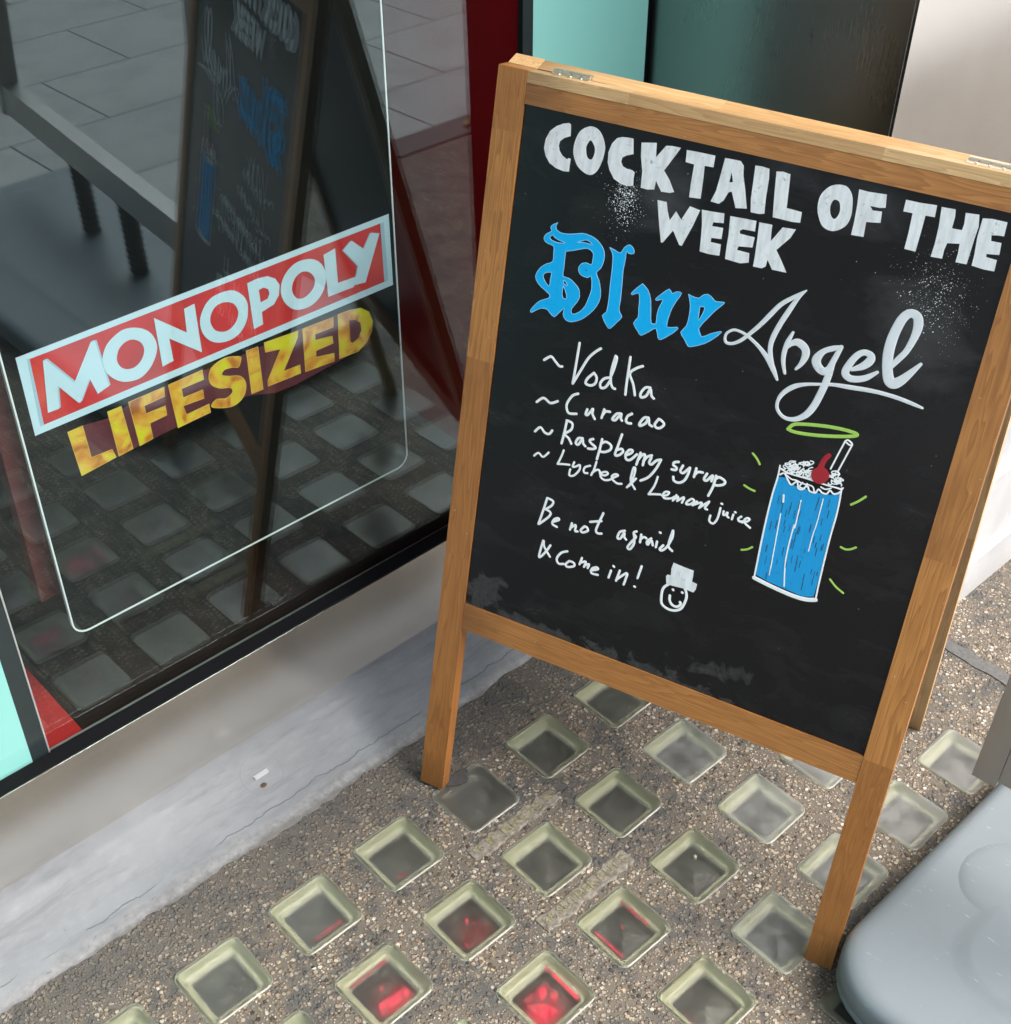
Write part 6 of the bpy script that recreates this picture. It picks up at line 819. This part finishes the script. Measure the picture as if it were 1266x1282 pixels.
# worn lettered strips cast between the lenses
def strip(y, x0, x1, text, label):
    t = thing("name_strip", label, "name strip", ((x0 + x1) / 2, y, 0), "lettered strips between the lenses")
    bm = bmesh.new(); n = 26; w_ = .0100
    top_ = [(x0 + (x1 - x0) * k / n, y + w_ + rng.uniform(-.003, .003)) for k in range(n + 1)]; bot = [(x0 + (x1 - x0) * k / n, y - w_ + rng.uniform(-.003, .003)) for k in range(n + 1)]
    m = MT("worn_mortar"); v = m.coord(); n1 = m.noise(v, 90, 5, .7); n2 = m.voro(v, 260)
    c = m.mix(m.ramp(n1, [(.35, 0), (.65, 1)]), (.10, .09, .075), (.28, .25, .21))
    c = m.mix(m.math('MULTIPLY', m.math('LESS_THAN', n2.outputs['Distance'], .35), .4), c, (.30, .25, .18))
    mm = m.pbr(c, .85, 0, .3, m.bump(n1, .5, .002))
    A = [bm.verts.new((a, b, .0016)) for a, b in top_]; B = [bm.verts.new((a, b, .0016)) for a, b in bot]
    for k in range(n): bm.faces.new((A[k], B[k], B[k + 1], A[k + 1]))
    A2 = [bm.verts.new((a, b + .004, -.001)) for a, b in top_]; B2 = [bm.verts.new((a, b - .004, -.001)) for a, b in bot]
    for k in range(n): bm.faces.new((A2[k], A[k], A[k + 1], A2[k + 1])); bm.faces.new((B[k], B2[k], B2[k + 1], B[k + 1]))
    obj("mortar_bed", bm, mm, t)
    m = MT("worn_brass"); v = m.coord(); n1 = m.noise(v, 130, 5, .7)
    mb = m.pbr(m.mix(m.ramp(n1, [(.3, 0), (.62, 1)]), (.10, .085, .055), (.36, .33, .20)), .55, .35, .4, m.bump(n1, .5, .001))
    cu = bpy.data.curves.new("letters", 'FONT'); cu.body = text; cu.size = .0165; cu.extrude = .0007; cu.align_x = 'CENTER'; cu.align_y = 'CENTER'; cu.offset = .0004
    fo = bpy.data.objects.new("letters", cu); C.objects.link(fo); bpy.context.view_layer.update()
    dg = bpy.context.evaluated_depsgraph_get(); me = bpy.data.meshes.new_from_object(fo.evaluated_get(dg), depsgraph=dg); bpy.data.objects.remove(fo)
    xs = [v_.co.x for v_ in me.vertices]; s = (x1 - x0 - .012) / (max(xs) - min(xs))
    me.transform(Matrix.Diagonal((s, 1, 1, 1)))
    me.materials.clear(); me.materials.append(mb)
    obj("letters", me, mb, t, M=Matrix.Translation(((x0 + x1) / 2, y, .0018)))
strip(-.0700, -.072, .085, "8 R BROS S", "worn brass lettered strip nearer the kerb, beside the chipped pavement lens")
strip(-.2110, -.078, .085, "38 SUTHER CUT S", "worn brass lettered strip farther from the kerb, beside the lens with red bars")

# ================================================================== grey swing sign with weighted base
fs = thing("swing_sign", "grey weighted base and frame of a sprung pavement sign, beside the chalkboard's right foot", "pavement sign", (.385, -1.0, 0))
def plastic_base():
    bm = bmesh.new(); cx, cy, hx, hy = .385, -1.10, .292, .600
    def rg(ix, iy, r, z): return [(x, y, z) for x, y in rrect(hx - ix, hy - iy, r, 8, cx, cy)]
    L = loft(bm, [rg(.022, .022, .075, .012), rg(.008, .008, .082, .016), rg(0, 0, .085, .026), rg(.0025, .0025, .085, .030), rg(.0025, .0025, .085, .033), rg(.0, .0, .085, .036), rg(.0, .0, .085, .058), rg(.0014, .0014, .085, .0645), rg(.006, .006, .083, .0702), rg(.013, .013, .080, .0735), rg(.021, .021, .076, .0750), rg(.024, .024, .075, .0754), rg(.060, .060, .068, .0800), rg(.096, .096, .061, .0846), rg(.099, .099, .060, .0851), rg(.106, .106, .058, .0868), rg(.113, .113, .056, .0885), rg(.116, .116, .055, .0889), rg(.16, .18, .04, .0918), rg(.24, .36, .02, .0945)], True, True)
    return bm
base = obj("base", plastic_base(), M_PLAS, fs, smooth=True)
for yy in (-.622, -1.45):
    bm = bmesh.new(); n = 28
    sg = -1 if yy > -1 else 1
    def circ(r, z): return [(.360 + r * math.cos(2 * math.pi * k / n), yy + r * math.sin(2 * math.pi * k / n), z + .0866 + sg * .090 * r * math.sin(2 * math.pi * k / n)) for k in range(n)]
    loft(bm, [circ(.086, -.0030), circ(.078, -.0008), circ(.068, .0006), circ(.050, .0020), circ(.030, .0030), circ(.019, .0034), circ(.011, .0035)], False, True)
    ft = obj("filler_boss", bm, M_PLAS, fs, smooth=True)
    bm = bmesh.new(); loft(bm, [circ(.0095, .0034), circ(.0095, .0048), circ(.006, .0052)], False, True); obj("filler_cap", bm, M_RUB, ft)
for xx, yy in ((.398, -.98), (.428, -1.245)):
    bm = bmesh.new()
    hel = [(xx + .018 * math.cos(k * .7), yy + .018 * math.sin(k * .7), .098 + .0017 * k) for k in range(0, 96)]
    tube(bm, hel, .0042, 7); tube(bm, [(xx, yy, .095), (xx, yy, .275)], .0165, 14)
    obj("spring", bm, M_RUB, fs, smooth=True)
LEAN = Matrix.Translation((.345, -.552, .255)) @ Matrix.Rotation(R(6.6), 4, 'Z') @ Matrix.Rotation(R(5), 4, 'Y') @ Matrix.Translation((-.385, .540, -.198))
bm = bmesh.new(); box(bm, .365, .405, -1.64, -.540, .206, .272); obj("bottom_rail", bm, M_ALU, fs, M=LEAN, bevel=.004)
for yy in (-.5395, -1.6405):
    s = 1 if yy > -1 else -1
    bm = bmesh.new(); box(bm, .363, .407, min(yy, yy + s * .030), max(yy, yy + s * .030), .198, 1.45); obj("post", bm, M_ALU, fs, M=LEAN, bevel=.005)
bm = bmesh.new(); box(bm, .365, .405, -1.64, -.540, 1.4205, 1.45); obj("top_rail", bm, M_ALU, fs, M=LEAN, bevel=.004)

# fallen leaves and scraps on the footpath
ml = simple("dry_leaf", (.42, .30, .14), .8, 0, .2, .3, 60)
for k, (x, y) in enumerate(((1.25, -1.33), (1.42, -1.52), (1.62, -1.30), (.95, -1.62))):
    bm = bmesh.new(); n = 8; L_, W_ = .05, .016
    vs = [bm.verts.new((L_ * math.cos(t) * .5, W_ * math.sin(t) * .5, .003 + .005 * math.sin(t * 2) ** 2)) for t in [2 * math.pi * i / n for i in range(n)]]
    bm.faces.new(vs); r_ = bmesh.ops.extrude_face_region(bm, geom=bm.faces[:]); bmesh.ops.translate(bm, verts=[q for q in r_['geom'] if isinstance(q, bmesh.types.BMVert)], vec=(0, 0, .001))
    o = obj("fallen_leaf", bm, ml); o.location = (x, y, .003); o.rotation_euler = (0, 0, k * 1.3)
    tag(o, "dry brown fallen leaf on the grey slabs reflected in the window", "leaf", "leaves on the footpath")
